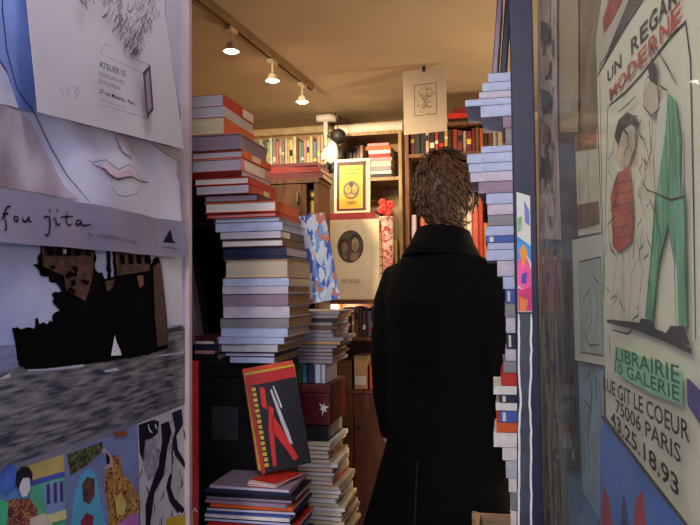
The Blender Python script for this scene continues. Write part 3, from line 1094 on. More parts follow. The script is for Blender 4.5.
# ---- low table carrying all this
tx0, tx1, ty0, ty1 = -.855, -.51, 1.66, 2.42
tb = empty('low_table', ((tx0 + tx1) / 2, (ty0 + ty1) / 2, 0))
hw, hd = (tx1 - tx0) / 2, (ty1 - ty0) / 2
wood = mat((112, 72, 44), .5, 0, 9, stretch=(6, 1, 1), c2=(84, 52, 32))
bxo('tabletop', (-hw, -hd, TAB - .03), (hw, hd, TAB), wood, tb, .003)
for sx in (-1, 1):
    for sy in (-1, 1):
        bxo('leg', (sx * (hw - .025) - .02, sy * (hd - .025) - .02, .0), (sx * (hw - .025) + .02, sy * (hd - .025) + .02, TAB - .031), wood, tb)
tag(tb, 'brown low table under the boxes and magazine piles', 'table')

# ---- magazine pile at the front of the table
MP = [('pale blue', 'lavender', 200, 305), ('orange', 'white', 204, 300), ('navy', 'lavender', 203, 306), ('lavender', 'white', 205, 300), ('red', 'cream', 200, 308), ('black', 'pale blue', 204, 303),
      ('pale blue', 'lavender', 201, 300), ('navy', 'pale blue', 206, 306), ('blue', 'pale blue', 202, 302), ('white', 'lavender', 208, 309), ('tan', 'cream', 203, 300), ('blue', 'lavender', 204, 305),
      ('orange', 'cream', 200, 300), ('grey', 'lavender', 203, 304), ('black', 'lavender', 204, 306), ('red', 'white', 202, 302), ('navy', 'lavender', 205, 304), ('white', 'lavender', 203, 300), ('blue', 'pale blue', 204, 304)]
MP = []
for _k in range(30):
    MP.append((['blue', 'navy', 'black', 'navy', 'mauve', 'orange', 'navy', 'blue', 'white', 'black', 'red', 'grey'][_k % 12] if _k else 'mauve', ['lavender', 'pale blue', 'lavender', 'mauve'][_k % 4], 200 + rnd.uniform(0, 8), 300))
YM = 1.665
ztop = at_y(235, 486, YM).z
h = (ztop - TAB - .004) / len(MP)
zc = TAB + .002
zs = []
for j, (cv, pg, xl, xr) in enumerate(reversed(MP)):
    i = len(MP) - 1 - j
    x0 = at_y(xl, 500, YM).x
    x1 = x0 + .225 + rnd.uniform(-.012, .014)
    hk = h * (1.0 + .0)
    flat_book('magazine', '%s magazine, %s from top of the low pile at the front of the table' % (cv, ORD[i]), 'magazine pile at the front of the table',
              (x0 + x1) / 2 + .01, YM + .085, zc, x1 - x0, .165 + rnd.uniform(-.006, .008), hk - .0008, CN[cv], CN[pg], '-y' if i % 3 else '+x', R(rnd.uniform(-3, 3)), None, hard=False, cat='magazine')
    zc += hk
PILE_Z = zc
# loose fanned leaflets lying on the pile, right side
for i, (cv, yw, dx) in enumerate((('orange', 8, .0), ('white', 14, .006), ('red', 20, .012))):
    flat_book('leaflet', '%s leaflet fanned on the low magazine pile' % cv, 'fanned leaflets', -.600 + dx, YM + .065, PILE_Z + .001 + i * .0045, .085, .12, .004, CN[cv], CN['white'], '-x', R(-yw), hard=False, cat='leaflet')
LEAF_Z = PILE_Z + .001 + 3 * .0045


# ---- leaning comics in front of the black box
def board(name, label, cat, q, thick, back_dir, m, decor=None, group=None):
    """a flat board whose front face has the four world corners q (tl, tr, br, bl)"""
    o = empty(name, q[3])
    tl, tr, br, bl = [v - q[3] for v in q]
    bm = bmesh.new()
    n = (br - bl).cross(tl - bl).normalized()
    if n.dot(back_dir) < 0:
        n = -n
    fr = [bm.verts.new(v) for v in (tl, tr, br, bl)]
    bk_ = [bm.verts.new(v + n * thick) for v in (tl, tr, br, bl)]
    bm.faces.new(fr)
    bm.faces.new(bk_[::-1])
    for k in range(4):
        bm.faces.new((fr[k], fr[(k + 1) % 4], bk_[(k + 1) % 4], bk_[k]))
    link('cover', bm, m, o)
    if decor:
        for nm, mm, polys in decor:
            b = bmesh.new()
            for poly in polys:
                vs = []
                for (u, v) in poly:
                    a_ = tl.lerp(tr, u)
                    b_ = bl.lerp(br, u)
                    vs.append(b_.lerp(a_, v) - n * .0006)
                vb = [b.verts.new(v) for v in vs]
                vt = [b.verts.new(v + n * .0005) for v in vs]
                b.faces.new(vb)
                b.faces.new(vt[::-1])
                for k in range(len(vs)):
                    b.faces.new((vb[k], vb[(k + 1) % len(vs)], vt[(k + 1) % len(vs)], vt[k]))
            link(nm, b, mm, o)
    tag(o, label, cat, group)
    return o


def quad(w, h, bl, yaw, leanb, side=0.0):
    """corners of an upright rectangle, yaw about z, leaning back by leanb and sideways by side"""
    u = Vector((math.cos(yaw), math.sin(yaw), 0))
    nb = Vector((-math.sin(yaw), math.cos(yaw), 0))
    up = Vector((0, 0, 1)) * math.cos(leanb) + nb * math.sin(leanb)
    uu = u * math.cos(side) - up * math.sin(side)
    vv = up * math.cos(side) + u * math.sin(side)
    return [bl + vv * h, bl + uu * w + vv * h, bl + uu * w, bl]


redc = mat((186, 34, 30), .4, .1)
yel = mat((206, 176, 52), .5, .15, 60)
# yellow spined comics, thin edges seen, then the black cover with red shapes
bl = at_y(262, 478, 1.725)
bl.z = LEAF_Z + .004
qq = quad(.135, .262, bl, R(26), R(6), R(-9))
dec = [('cover_border', redc, [[(0, .89), (1, .89), (1, 1), (0, 1)], [(0, 0), (.07, 0), (.07, .89), (0, .89)]]),
       ('cover_strip', yel, [[(.08 + .015 * (k % 2), .06 + k * .055), (.16, .06 + k * .055), (.16, .095 + k * .055), (.08, .098 + k * .055)] for k in range(15)]),
       ('cover_figure', mat((206, 40, 36), .5, .1), [[(.24, .05), (.31, .05), (.37, .38), (.44, .62), (.36, .66), (.27, .40)], [(.34, .40), (.58, .16), (.66, .06), (.76, .08), (.52, .42), (.40, .56)], [(.22, .66), (.32, .62), (.34, .84), (.24, .86)]]),
       ('cover_slash', mat((196, 192, 198), .5, .15), [[(.44, .80), (.47, .82), (.66, .36), (.70, .22), (.64, .24), (.55, .44)], [(.50, .84), (.53, .84), (.62, .62), (.59, .60)]])]
comic = board('comic_book', 'black comic cover with red letter shapes leaning on black box', 'comic', qq, .006, Vector((0, 1, 0)), mat((22, 18, 20), .35, .2), dec)
bl2 = bl + Vector((-.014, .014, .004))
board('comic_book', 'yellow edged comic tucked behind the black comic cover', 'comic', quad(.14, .262, bl2, R(26), R(6), R(-8)), .004, Vector((0, 1, 0)), yel)
bl3 = bl + Vector((-.021, .024, .006))
board('comic_book', 'orange red comic hindmost behind the yellow edged comic', 'comic', quad(.14, .27, bl3, R(26), R(6), R(-8)), .004, Vector((0, 1, 0)), mat((214, 74, 32), .45, .1))

# wooden block and red strip seen at the left
pc = at_y(217, 352, 1.80)

# red folder edge at panel
p0, p1 = at_y(187, 362, 1.52), at_y(192, 362, 1.52)

# ---- second column behind: magazines, black album, red box, spines, grey magazines
YC = 2.09
zc = TAB + .002
top2 = at_y(315, 442, YC).z
n2 = 22
h = (top2 - zc) / n2
pal2 = ['white', 'red', 'cream', 'grey', 'tan', 'white', 'pink', 'black', 'white', 'orange', 'beige', 'silver', 'dark red', 'white', 'green', 'cream', 'white', 'grey', 'tan', 'white', 'red', 'cream']
for j in range(n2):
    i = n2 - 1 - j
    k = j / n2
    x1 = at_y(343 - 15 * k + rnd.uniform(-4, 4), 480, YC).x
    x0 = at_y(268, 480, YC).x
    flat_book('magazine', '%s magazine, %s from top of the pile below the dark red box' % (pal2[i], ORD[i]), 'magazine pile below the dark red box', (x0 + x1) / 2, YC + .12, zc, x1 - x0, .22, h - .001,
              CN[pal2[i]], CN['white' if i % 2 else 'cream'], '+x' if i % 3 == 0 else '-x', R(rnd.uniform(-3, 3)), None, hard=False, cat='magazine')
    zc += h
x0, x1 = at_y(285, 430, YC).x, at_y(327, 430, YC).x
zt = at_y(310, 426, YC).z
flat_book('album', 'black album lying under the dark red box', None, (x0 + x1) / 2, YC + .12, zc + .001, x1 - x0, .22, max(.02, zt - zc - .002), CN['black'], CN['grey'], '-y')
zc = zt
x0, x1 = at_y(286, 400, YC).x, at_y(329, 400, YC).x
zt = at_y(310, 384, YC).z
rb = empty('card_box', ((x0 + x1) / 2, YC + .12, zc + .001))
w_, hgt = (x1 - x0) / 2, zt - zc - .002
mr = mat((84, 20, 24), .45, .15, 14)
bxo('body', (-w_, -.11, 0), (w_, .11, hgt - .03), mr, rb, .003)
bxo('lid', (-w_ - .002, -.112, hgt - .029), (w_ + .002, .112, hgt), mr, rb, .003)
bm = bmesh.new()
sp_ = []
for k in range(12):
    rad = (.026 if k % 4 == 0 else .018) if k % 2 == 0 else .008
    a = math.pi * k / 6 + .3
    sp_.append((w_ * .72 + rad * math.cos(a) * .8, -.1125, hgt * .42 + rad * math.sin(a)))
vb = [bm.verts.new(v) for v in sp_]
vf = [bm.verts.new((v[0], v[1] - .0012, v[2])) for v in sp_]
bm.faces.new(vf)
bm.faces.new(vb[::-1])
for k in range(12):
    bm.faces.new((vf[k], vf[(k + 1) % 12], vb[(k + 1) % 12], vb[k]))
link('star_sticker', bm, mat((222, 222, 214), .5, .04), rb, label='white star-shaped sticker')
tag(rb, 'dark red box with white star sticker on the magazine pile', 'box')
zc = zt
# upright small spines on the red box
xx = at_y(288, 375, YC).x
zt = at_y(312, 364, YC).z
for i, (cn, wd) in enumerate((('dark red', .02), ('green', .022), ('teal', .016), ('navy', .024), ('pale blue', .02), ('silver', .014))):
    upright_book('%s spined paperback, %s from left on the dark red box' % (cn, ORD[i]), 'paperbacks on the dark red box', xx + wd / 2, YC + .01, zc + .001, wd, .15, zt - zc - .004, CN[cn])
    xx += wd + .001
# grey magazines on top
zc = zt
top3 = at_y(325, 311, YC).z
n3 = 14
h = (top3 - zc) / n3
for j in range(n3):
    i = n3 - 1 - j
    x0 = at_y(286, 340, YC).x
    x1 = at_y(338 + rnd.uniform(-8, 4), 340, YC).x
    cn = ['grey', 'mauve', 'brown', 'grey', 'black', 'tan', 'grey'][j % 7]
    flat_book('magazine', '%s magazine, %s from top of the grey pile below the blue picture' % (cn, ORD[i]), 'grey magazine pile below the blue picture', (x0 + x1) / 2, YC + .12, zc + .0005, x1 - x0, .21, h - .001, CN[cn],
              CN['grey' if i % 2 else 'mauve'], '+x' if i % 2 else '-y', R(rnd.uniform(-3, 3)), None, hard=False, cat='magazine')
    zc += h
# blue painted book standing on it, tilted
bl = at_y(309, 307, YC + .0)
bl.z = zc + .022
bluep = voro([(52, 84, 176), (222, 228, 236), (84, 130, 208), (214, 222, 230), (206, 216, 226), (190, 206, 224), (206, 120, 90), (120, 160, 214), (226, 230, 234)], 42, (1, 1, .45))
board('picture_book', 'blue and white painted picture book tilted beside the tall stack', 'book', quad(.102, .285, bl, R(12), R(5), R(-10)), .012, Vector((0, 1, 0)), bluep)

# ================================================================== LEFT BOOKCASE behind the stack


def bookcase(name, label, x0, x1, y0, y1, ztop, shelves, m):
    o = empty(name, ((x0 + x1) / 2, (y0 + y1) / 2, 0))
    hw, hd = (x1 - x0) / 2, (y1 - y0) / 2
    bxo('side_panel', (-hw, -hd, 0), (-hw + .018, hd, ztop), m, o)
    bxo('side_panel', (hw - .018, -hd, 0), (hw, hd, ztop), m, o)
    bxo('back_panel', (-hw + .0185, hd - .008, .0), (hw - .0185, hd, ztop), m, o)
    for s_ in shelves:
        bxo('shelf', (-hw + .0185, -hd, s_ - .018), (hw - .0185, hd - .009, s_), m, o)
    tag(o, label, 'bookcase')
    return o


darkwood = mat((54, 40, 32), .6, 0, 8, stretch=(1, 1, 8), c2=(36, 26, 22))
lx0, lx1 = XL + .03, -.86
sh_z = [.3, .72, at_y(200, 347, 2.1).z, at_y(200, 222, 2.1).z, 1.87]
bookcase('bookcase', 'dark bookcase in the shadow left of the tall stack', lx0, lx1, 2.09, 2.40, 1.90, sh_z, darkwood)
zs = sh_z[2]
xx = -1.15
for i, (cn, wd, ln) in enumerate((('grey', .03, -9), ('silver', .03, -9), ('black', .03, -9), ('lavender', .025, -9), ('mauve', .03, -9), ('black', .016, -9))):
    upright_book('%s tall book, %s from left leaning in the dark bookcase' % (cn, ORD[i]), 'leaning books in the dark bookcase', xx, 2.10, zs, wd, .2, .30, CN[cn], lean=R(ln))
    xx += wd + .012
fill_row(-1.3, -.94, 2.10, sh_z[1], .2, .27, 'on the low shelf of the dark bookcase', 'low shelf of the dark bookcase', ['black', 'navy', 'maroon', 'brown', 'grey'])
# black speaker on the upper shelf
spx = empty('loudspeaker', (-1.02, 2.20, sh_z[3] + .001))
bxo('cabinet', (-.08, -.08, 0), (.08, .1, .215), mat((16, 16, 18), .5), spx, .004)
bm = bmesh.new()
lathe(bm, [(.05, 0), (.052, .006), (.03, .004), (.012, .0)], 20)
link('woofer', bm, mat((34, 34, 36), .5), spx, (0, -.081, .09), (R(90), 0, 0))
bm = bmesh.new()
lathe(bm, [(.02, 0), (.022, .004), (.008, .002)], 16)
link('tweeter', bm, mat((44, 44, 46), .5), spx, (0, -.081, .19), (R(90), 0, 0))
tag(spx, 'black loudspeaker on the upper shelf of the dark bookcase', 'loudspeaker')

# ================================================================== MIDDLE CABINET with red books on top
YMC = 2.72
mx0, mx1 = at_y(258, 190, YMC).x, at_y(318, 190, YMC).x
mtop = at_y(295, 179, YMC).z
mid_w = mat((96, 64, 42), .5, 0, 8, stretch=(6, 1, 1), c2=(68, 44, 30))
mlow = at_y(295, 214, YMC).z
xs_ = at_y(304, 195, YMC).x
mc = empty('cabinet', (0, 0, 0))
bxo('side_panel', (mx0, YMC, 0), (mx0 + .018, YMC + .2, mtop - .019), mid_w, mc)
bxo('side_panel', (mx1 - .018, YMC, 0), (mx1, YMC + .2, mtop - .019), mid_w, mc)
bxo('divider', (xs_ - .009, YMC + .002, mlow), (xs_ + .009, YMC + .19, mtop - .019), mid_w, mc)
bxo('top', (mx0 - .004, YMC - .004, mtop - .018), (mx1 + .004, YMC + .2, mtop), mid_w, mc)
bxo('shelf', (mx0 + .0185, YMC + .002, mlow - .018), (mx1 - .0185, YMC + .19, mlow), mid_w, mc)
bxo('shelf', (mx0 + .0185, YMC + .002, mlow - .36), (mx1 - .0185, YMC + .19, mlow - .342), mid_w, mc)
bxo('back_panel', (mx0 + .0185, YMC + .191, 0), (mx1 - .0185, YMC + .2, mtop - .02), mid_w, mc)
d_ = bxo('door', (mx0 + .02, YMC + .0, mlow + .002), (xs_ - .011, YMC + .015, mtop - .021), mat((104, 70, 46), .5, 0, 8, stretch=(6, 1, 1), c2=(78, 50, 34)), mc)
bxo('handle', (xs_ - .03, YMC - .012, mlow + .05), (xs_ - .022, YMC - .0005, mlow + .09), mat((150, 140, 120), .4, metal=.8), d_)
tag(mc, 'brown wooden cabinet behind the tall stack with red books on top', 'cabinet')
fill_row(xs_ + .012, mx1 - .02, YMC + .03, mlow + .0005, .085, .115, 'in the open half of the brown cabinet', 'books in the brown cabinet', ['orange', 'black', 'maroon', 'brown', 'yellow'])
zc = mtop + .001
for i, (cn, xl, xr, hh) in enumerate((('maroon', 262, 321, .026), ('dark red', 265, 319, .026), ('maroon', 263, 317, .014))):
    x0, x1 = at_y(xl, 170, YMC).x, at_y(xr, 170, YMC).x
    flat_book('book', '%s wide book, %s from bottom on the brown cabinet' % (cn, ORD[i]), 'wide red books on the brown cabinet', (x0 + x1) / 2, YMC + .11, zc, x1 - x0, .2, hh, CN[cn], CN['cream'], '-y', R(rnd.uniform(-2, 2)))
    zc += hh + .001
# grey leaning periodicals to its right
bl = at_y(326, 183, YMC + .02)

# ================================================================== BACK BOOKCASES
YBK = 3.62
backwood = mat((120, 82, 50), .6, 0, 8, stretch=(6, 1, 1), c2=(92, 60, 38))
bx0, bx1 = at_y(246, 160, YBK).x, at_y(338, 160, YBK).x
s_main = at_y(292, 166, YBK).z
bookcase('bookcase', 'wooden bookcase at the back left below the ceiling', bx0, bx1, YBK - .01, YBK + .26, at_y(292, 168, YBK).z + .0, [.4, .8, 1.2, 1.55, s_main], backwood)
fill_row(bx0 + .03, bx1 - .02, YBK + .01, s_main + .001, .13, .18, 'on top of the back left bookcase', 'books on top of the back left bookcase',
         ['cream', 'tan', 'beige', 'teal', 'white', 'brown', 'olive', 'maroon', 'cream', 'beige', 'pink', 'grey'], wmin=.011, wmax=.022)
fill_row(bx0 + .03, bx1 - .02, YBK + .01, 1.551, .2, .24, 'on the second shelf of the back left bookcase', 'second shelf of the back left bookcase', ['brown', 'dark red', 'tan', 'black', 'orange', 'cream'], skip=lambda x: x < bx0 + .42)

cx0, cx1 = bx1 + .01, at_y(402, 160, YBK).x
c_top = at_y(370, 132, YBK).z
c_s = [at_y(370, 178, YBK).z, at_y(370, 158, YBK).z]
lowrows = [.35, .75, 1.12, 1.45]
bookcase('bookcase', 'middle back bookcase with a white roll lying on top', cx0, cx1, YBK - .01, YBK + .26, c_top, lowrows + [c_s[0], c_top], mat((176, 150, 110), .6, 0, 8, stretch=(6, 1, 1), c2=(146, 118, 84)))
# upper compartment: flat books, white box
zc = c_s[0] + .001
xa, xb = at_y(366, 160, YBK).x, at_y(392, 160, YBK).x
for i, (cn, hh) in enumerate((('black', .02), ('white', .016), ('grey', .022), ('cream', .03), ('pink', .02), ('red', .018), ('white', .02), ('orange', .02), ('pink', .016))):
    flat_book('book', '%s flat book, %s from bottom in the middle back bookcase' % (cn, ORD[i]), 'flat books in the middle back bookcase', (xa + xb) / 2 + rnd.uniform(-.008, .008), YBK + .1, zc, (xb - xa) * rnd.uniform(.8, .98), .18, hh, CN[cn], CN['white'], '-y')
    zc += hh + .001
fill_row(cx0 + .03, xa - .012, YBK + .01, c_s[0] + .001, .15, .2, 'in the top compartment of the middle back bookcase', 'upright books in the middle back bookcase', ['brown', 'black', 'dark red', 'tan'])
fill_row(cx0 + .03, cx1 - .03, YBK + .01, lowrows[3] + .001, .19, .235, 'on the second shelf of the middle back bookcase', 'second shelf of the middle back bookcase', ['red', 'orange', 'pink', 'white', 'brown', 'yellow', 'cream'])
fill_row(cx0 + .03, cx1 - .03, YBK + .01, lowrows[2] + .001, .22, .28, 'on the third shelf of the middle back bookcase', 'third shelf of the middle back bookcase', ['pink', 'cream', 'brown', 'white', 'red', 'tan'])
# roll on top
bm = bmesh.new()
ra = at_y(336, 126, YBK + .08)
rbp = at_y(403, 122, YBK + .08)
tube(bm, [(ra.x, ra.y, c_top + .035), (rbp.x, rbp.y, c_top + .035)], .034, 20)
o = link('paper_roll', bm, mat((232, 222, 204), .5, .05, 8, stretch=(6, 1, 1)), smooth=False)
tag(o, 'white paper roll lying on top of the middle back bookcase', 'paper roll')

# right-hand back bookcase
YR = 3.37
dx0, dx1 = at_y(405, 150, YR).x, at_y(525, 150, YR).x
r_s = [at_y(460, 152, YR).z]
bookcase('bookcase', 'brown bookcase at the back right behind the man', dx0, dx1, YR - .01, YR + .26, at_y(460, 122, YR).z, [.4, .75, 1.1, 1.42, r_s[0] , at_y(460, 122, YR).z], backwood)
rt = at_y(460, 122, YR).z
xk = [None]
fill_row(dx0 + .025, dx1 - .025, YR + .01, r_s[0] + .001, .105, rt - r_s[0] - .024, 'on the top shelf of the back right bookcase', 'top shelf of the back right bookcase', ['cream', 'white', 'dark red', 'yellow', 'tan', 'brown', 'orange', 'black', 'red', 'beige'], wmin=.014, wmax=.028)
fill_row(dx0 + .025, dx1 - .025, YR + .01, 1.421, .18, r_s[0] - 1.42 - .03, 'on the second shelf of the back right bookcase', 'second shelf of the back right bookcase', ['orange', 'white', 'cream', 'red', 'yellow', 'pink'], wmin=.014, wmax=.03)
fill_row(dx0 + .025, dx1 - .025, YR + .01, 1.101, .2, .27, 'on the third shelf of the back right bookcase', 'third shelf of the back right bookcase', ['orange', 'white', 'cream', 'red', 'brown'], wmin=.014, wmax=.03, skip=lambda x: dx0 + .2 < x < dx1 - .2)
zc = rt + .001
for i, (cn, xl, xr, hh) in enumerate((('black', 450, 500, .02), ('red', 447, 498, .028), ('dark red', 452, 505, .022))):
    x0, x1 = at_y(xl, 114, YR).x, at_y(xr, 114, YR).x
    flat_book('book', '%s flat book, %s from bottom on top of the back right bookcase' % (cn, ORD[i]), 'flat books on top of the back right bookcase', (x0 + x1) / 2, YR + .11, zc, x1 - x0, .19, hh, CN[cn], CN['cream'], '-y')
    zc += hh + .001

# ================================================================== CENTRE CABINET AND FACE-OUT BOOKS
YCC = 3.0
kx0, kx1 = at_y(322, 320, YCC).x, at_y(440, 320, YCC).x
ktop = at_y(350, 300, YCC).z
k1 = at_y(350, 337, YCC).z
k2 = at_y(350, 390, YCC).z
xm_ = at_y(353, 400, YCC).x
cab = empty('cupboard', (0, 0, 0))
cw = mat((110, 68, 42), .5, 0, 8, stretch=(6, 1, 1), c2=(80, 48, 30))
bxo('side_panel', (kx0, YCC, 0), (kx0 + .018, YCC + .34, ktop - .019), cw, cab)
bxo('side_panel', (kx1 - .018, YCC, 0), (kx1, YCC + .34, ktop - .019), cw, cab)
bxo('top', (kx0 - .004, YCC - .006, ktop - .018), (kx1 + .004, YCC + .34, ktop), cw, cab)
bxo('shelf', (kx0 + .0185, YCC + .001, k1 - .016), (kx1 - .0185, YCC + .33, k1), cw, cab)
bxo('shelf', (kx0 + .0185, YCC + .001, k2 - .016), (kx1 - .0185, YCC + .33, k2), cw, cab)
bxo('back_panel', (kx0 + .0185, YCC + .331, 0), (kx1 - .0185, YCC + .34, ktop - .019), cw, cab)
dm = mat((100, 60, 38), .45, 0, 7, stretch=(6, 6, .7), c2=(78, 46, 30))
for a_, b_, s_ in ((kx0 + .02, xm_ - .002, 1), (xm_ + .002, kx1 - .02, -1)):
    d_ = bxo('door', (a_, YCC - .002, .03), (b_, YCC + .016, k2 - .02), dm, cab, .002)
    hx_ = b_ - .03 if s_ == 1 else a_ + .03
    bm = bmesh.new()
    lathe(bm, [(.006, 0), (.006, .012), (.011, .018), (.009, .024)], 10)
    link('knob', bm, mat((60, 50, 40), .4, metal=.5), d_, (hx_, YCC - .003, k2 - .16), (R(90), 0, 0))
tag(cab, 'brown wooden cupboard below the portrait book, left of the man', 'cupboard')
fill_row(kx0 + .025, kx1 - .025, YCC + .03, k1 + .001, .10, .135, 'on the top shelf of the brown cupboard', 'cases on the top shelf of the cupboard', ['black', 'navy', 'maroon', 'black', 'grey', 'pink', 'pale blue', 'brown'], wmin=.012, wmax=.02)
xx = kx0 + .03
for i, (cn, ww, hh) in enumerate((('brown', .10, .13), ('tan', .06, .15), ('orange', .05, .11))):
    b = empty('carton', (xx + ww / 2, YCC + .09, k2 + .001))
    bxo('body', (-ww / 2, -.07, 0), (ww / 2, .07, hh - .012), mat(CN[cn], .7, .15), b, .002)
    bxo('lid', (-ww / 2 - .001, -.071, hh - .0115), (ww / 2 + .001, .071, hh), mat([int(v * .9) for v in CN[cn]], .7), b, .001)
    if i == 1:
        bxo('label_sticker', (-.025, -.0722, .02), (.025, -.0712, .06), mat((206, 196, 180), .6), b, label='pale paper label')
    tag(b, '%s small carton, %s from left inside the brown cupboard' % (cn, ORD[i]), 'carton', 'cartons inside the cupboard')
    xx += ww + .012
# pile behind the beige book
px0, px1 = at_y(330, 260, YCC + .1).x, at_y(376, 260, YCC + .1).x
ytop = at_y(352, 213, YCC + .12).z
zc = ktop + .001
ph = (ytop - zc) / 10
for i in range(10):
    cn = ['brown', 'black', 'cream', 'maroon', 'tan', 'navy', 'white', 'dark red', 'red', 'dark red'][i]
    sx = (px1 - px0) * (1 if i < 8 else 1.03)
    flat_book('book', '%s book, %s from bottom in the pile behind the portrait book' % (cn, ORD[i]), 'pile behind the portrait book', (px0 + px1) / 2 + rnd.uniform(-.004, .004), YCC + .20, zc, sx, .2, ph - .001, CN[cn], CN['cream'], '-y' if i != 8 else '+x')
    zc += ph
PB = zc
# beige portrait book, leaning against the pile
bl = at_y(325, 298.5, YCC + .05)
bl.z = ktop + .002
br_ = at_y(379, 300, YCC + .05)
wB = br_.x - bl.x
hB = at_y(350, 219, YCC + .06).z - bl.z
qq = quad(wB, hB, bl, 0, R(4))
o = board('portrait_book', 'large cream book with oval double portrait on the brown cupboard', 'book', qq, .022, Vector((0, 1, 0)), mat((214, 196, 160), .5, .05))


def oval(cx_, cy_, rx, ry, n=28):
    return [(cx_ + rx * math.cos(2 * math.pi * k / n), cy_ + ry * math.sin(2 * math.pi * k / n)) for k in range(n)]


def decor(o, q, back, items):
    tl, tr, br2, bl_ = [v - q[3] for v in q]
    n = (br2 - bl_).cross(tl - bl_).normalized()
    if n.dot(back) < 0:
        n = -n
    bm = bmesh.new()
    ms = []
    for li, (m, poly) in enumerate(items):
        if m not in ms:
            ms.append(m)
        vs = [bl_.lerp(br2, u).lerp(tl.lerp(tr, u), v) - n * (.0005 + .00015 * li) for u, v in poly]
        if len(vs) < 40:
            bm.faces.new([bm.verts.new(v) for v in vs]).material_index = ms.index(m)
    me = bpy.data.meshes.new('cover_print')
    bm.to_mesh(me)
    bm.free()
    for m in ms:
        me.materials.append(m)
    p_ = bpy.data.objects.new('cover_print', me)
    COL.objects.link(p_)
    p_.parent = o
    return p_, n


dk1, dk2, dk3 = mat((58, 44, 36), .6, .2, 30), mat((128, 104, 76), .6, .15, 30), mat((36, 28, 24), .6)
mdb = mat((74, 60, 46), .6, .2, 30)
fc1, fc2 = mat((116, 98, 72), .6, .15, 40), mat((148, 130, 96), .6, .15, 40)
portrait = [(dk1, oval(.47, .66, .245, .205)), (mdb, oval(.47, .66, .225, .19)),
            (dk3, oval(.345, .67, .085, .095)), (fc1, oval(.365, .645, .06, .075)), (mdb, [(.27, .56), (.33, .585), (.40, .57), (.44, .50), (.36, .49)]), (fc1, [(.32, .56), (.40, .56), (.42, .52), (.36, .50)]),
            (dk2, [(.46, .50), (.49, .58), (.58, .59), (.66, .58), (.60, .49), (.53, .475)]), (dk3, oval(.555, .735, .085, .085)), (fc2, oval(.56, .69, .068, .095)), (dk3, [(.49, .74), (.56, .775), (.63, .74), (.61, .80), (.51, .80)]),
            (dk1, [(.335, .655), (.355, .66), (.355, .652), (.335, .648)]), (dk1, [(.375, .66), (.395, .655), (.395, .648), (.375, .652)]), (dk1, [(.345, .605), (.385, .605), (.38, .598), (.35, .598)]),
            (dk1, [(.53, .705), (.55, .71), (.55, .70), (.53, .697)]), (dk1, [(.575, .71), (.595, .705), (.595, .697), (.575, .70)]), (dk1, [(.54, .645), (.585, .645), (.58, .635), (.545, .635)]), (dk1, [(.558, .69), (.566, .69), (.572, .66), (.555, .662)])]
decor(o, qq, Vector((0, 1, 0)), portrait)


def plane_text(o, q, back, txt, u0_, u1_, v0_, hv, m, name='cover_title'):
    cu = bpy.data.curves.new('lettering', 'FONT')
    cu.body = txt
    ob = bpy.data.objects.new('lettering', cu)
    me = bpy.data.meshes.new_from_object(ob)
    bpy.data.objects.remove(ob)
    tl, tr, br2, bl_ = [v - q[3] for v in q]
    n = (br2 - bl_).cross(tl - bl_).normalized()
    if n.dot(back) < 0:
        n = -n
    xs = [v.co.x for v in me.vertices]
    a, b = min(xs), max(xs)
    for v in me.vertices:
        u = u0_ + (u1_ - u0_) * (v.co.x - a) / (b - a)
        w = v0_ + hv * v.co.y / .7
        v.co = bl_.lerp(br2, u).lerp(tl.lerp(tr, u), w) - n * .0012
    me.materials.clear()
    me.materials.append(m)
    me.name = name
    p_ = bpy.data.objects.new(name, me)
    COL.objects.link(p_)
    p_.parent = o


plane_text(o, qq, Vector((0, 1, 0)), 'POESIE', .32, .66, .20, .05, mat((140, 118, 84), .6))

# yellow book on the pile, in its pale frame
bl = at_y(334, 212, YCC + .13)
bl.z = PB + .002
wY = at_y(370, 212, YCC + .13).x - bl.x
hY = at_y(352, 158, YCC + .13).z - bl.z
qy = quad(wY, hY, bl, 0, R(4))
o = board('yellow_book', 'yellow book with round emblem in maroon border standing on the red pile', 'book', qy, .02, Vector((0, 1, 0)), mat((206, 186, 150), .5, .05))
ym = mat((186, 140, 34), .5, .08)
mar = mat((56, 26, 24), .6)
rect = lambda a, b, c, d: [(a, b), (c, b), (c, d), (a, d)]
em = mat((92, 80, 52), .6, .3, 60)
gld = mat((158, 128, 58), .6, .25, 80)
decor(o, qy, Vector((0, 1, 0)), [(mar, rect(.07, .04, .90, .95)), (ym, rect(.15, .08, .80, .88)), (em, oval(.48, .42, .23, .17)), (gld, oval(.39, .44, .085, .075)), (gld, oval(.57, .44, .085, .075)), (gld, [(.36, .32), (.48, .28), (.60, .32), (.48, .35)]), (mat((40, 34, 28), .6), oval(.48, .52, .05, .055)), (em, [(.455, .36), (.505, .36), (.50, .50), (.46, .50)]),
                                 (em, [(.34, .19), (.62, .19), (.62, .205), (.34, .205)]), (em, [(.40, .16), (.56, .16), (.56, .172), (.40, .172)]), (mat((190, 172, 140), .6), rect(.885, .07, .905, .87))])
plane_text(o, qy, Vector((0, 1, 0)), 'LES OEUVRES', .24, .72, .79, .028, em)
plane_text(o, qy, Vector((0, 1, 0)), 'LIBRES', .34, .62, .72, .026, em)

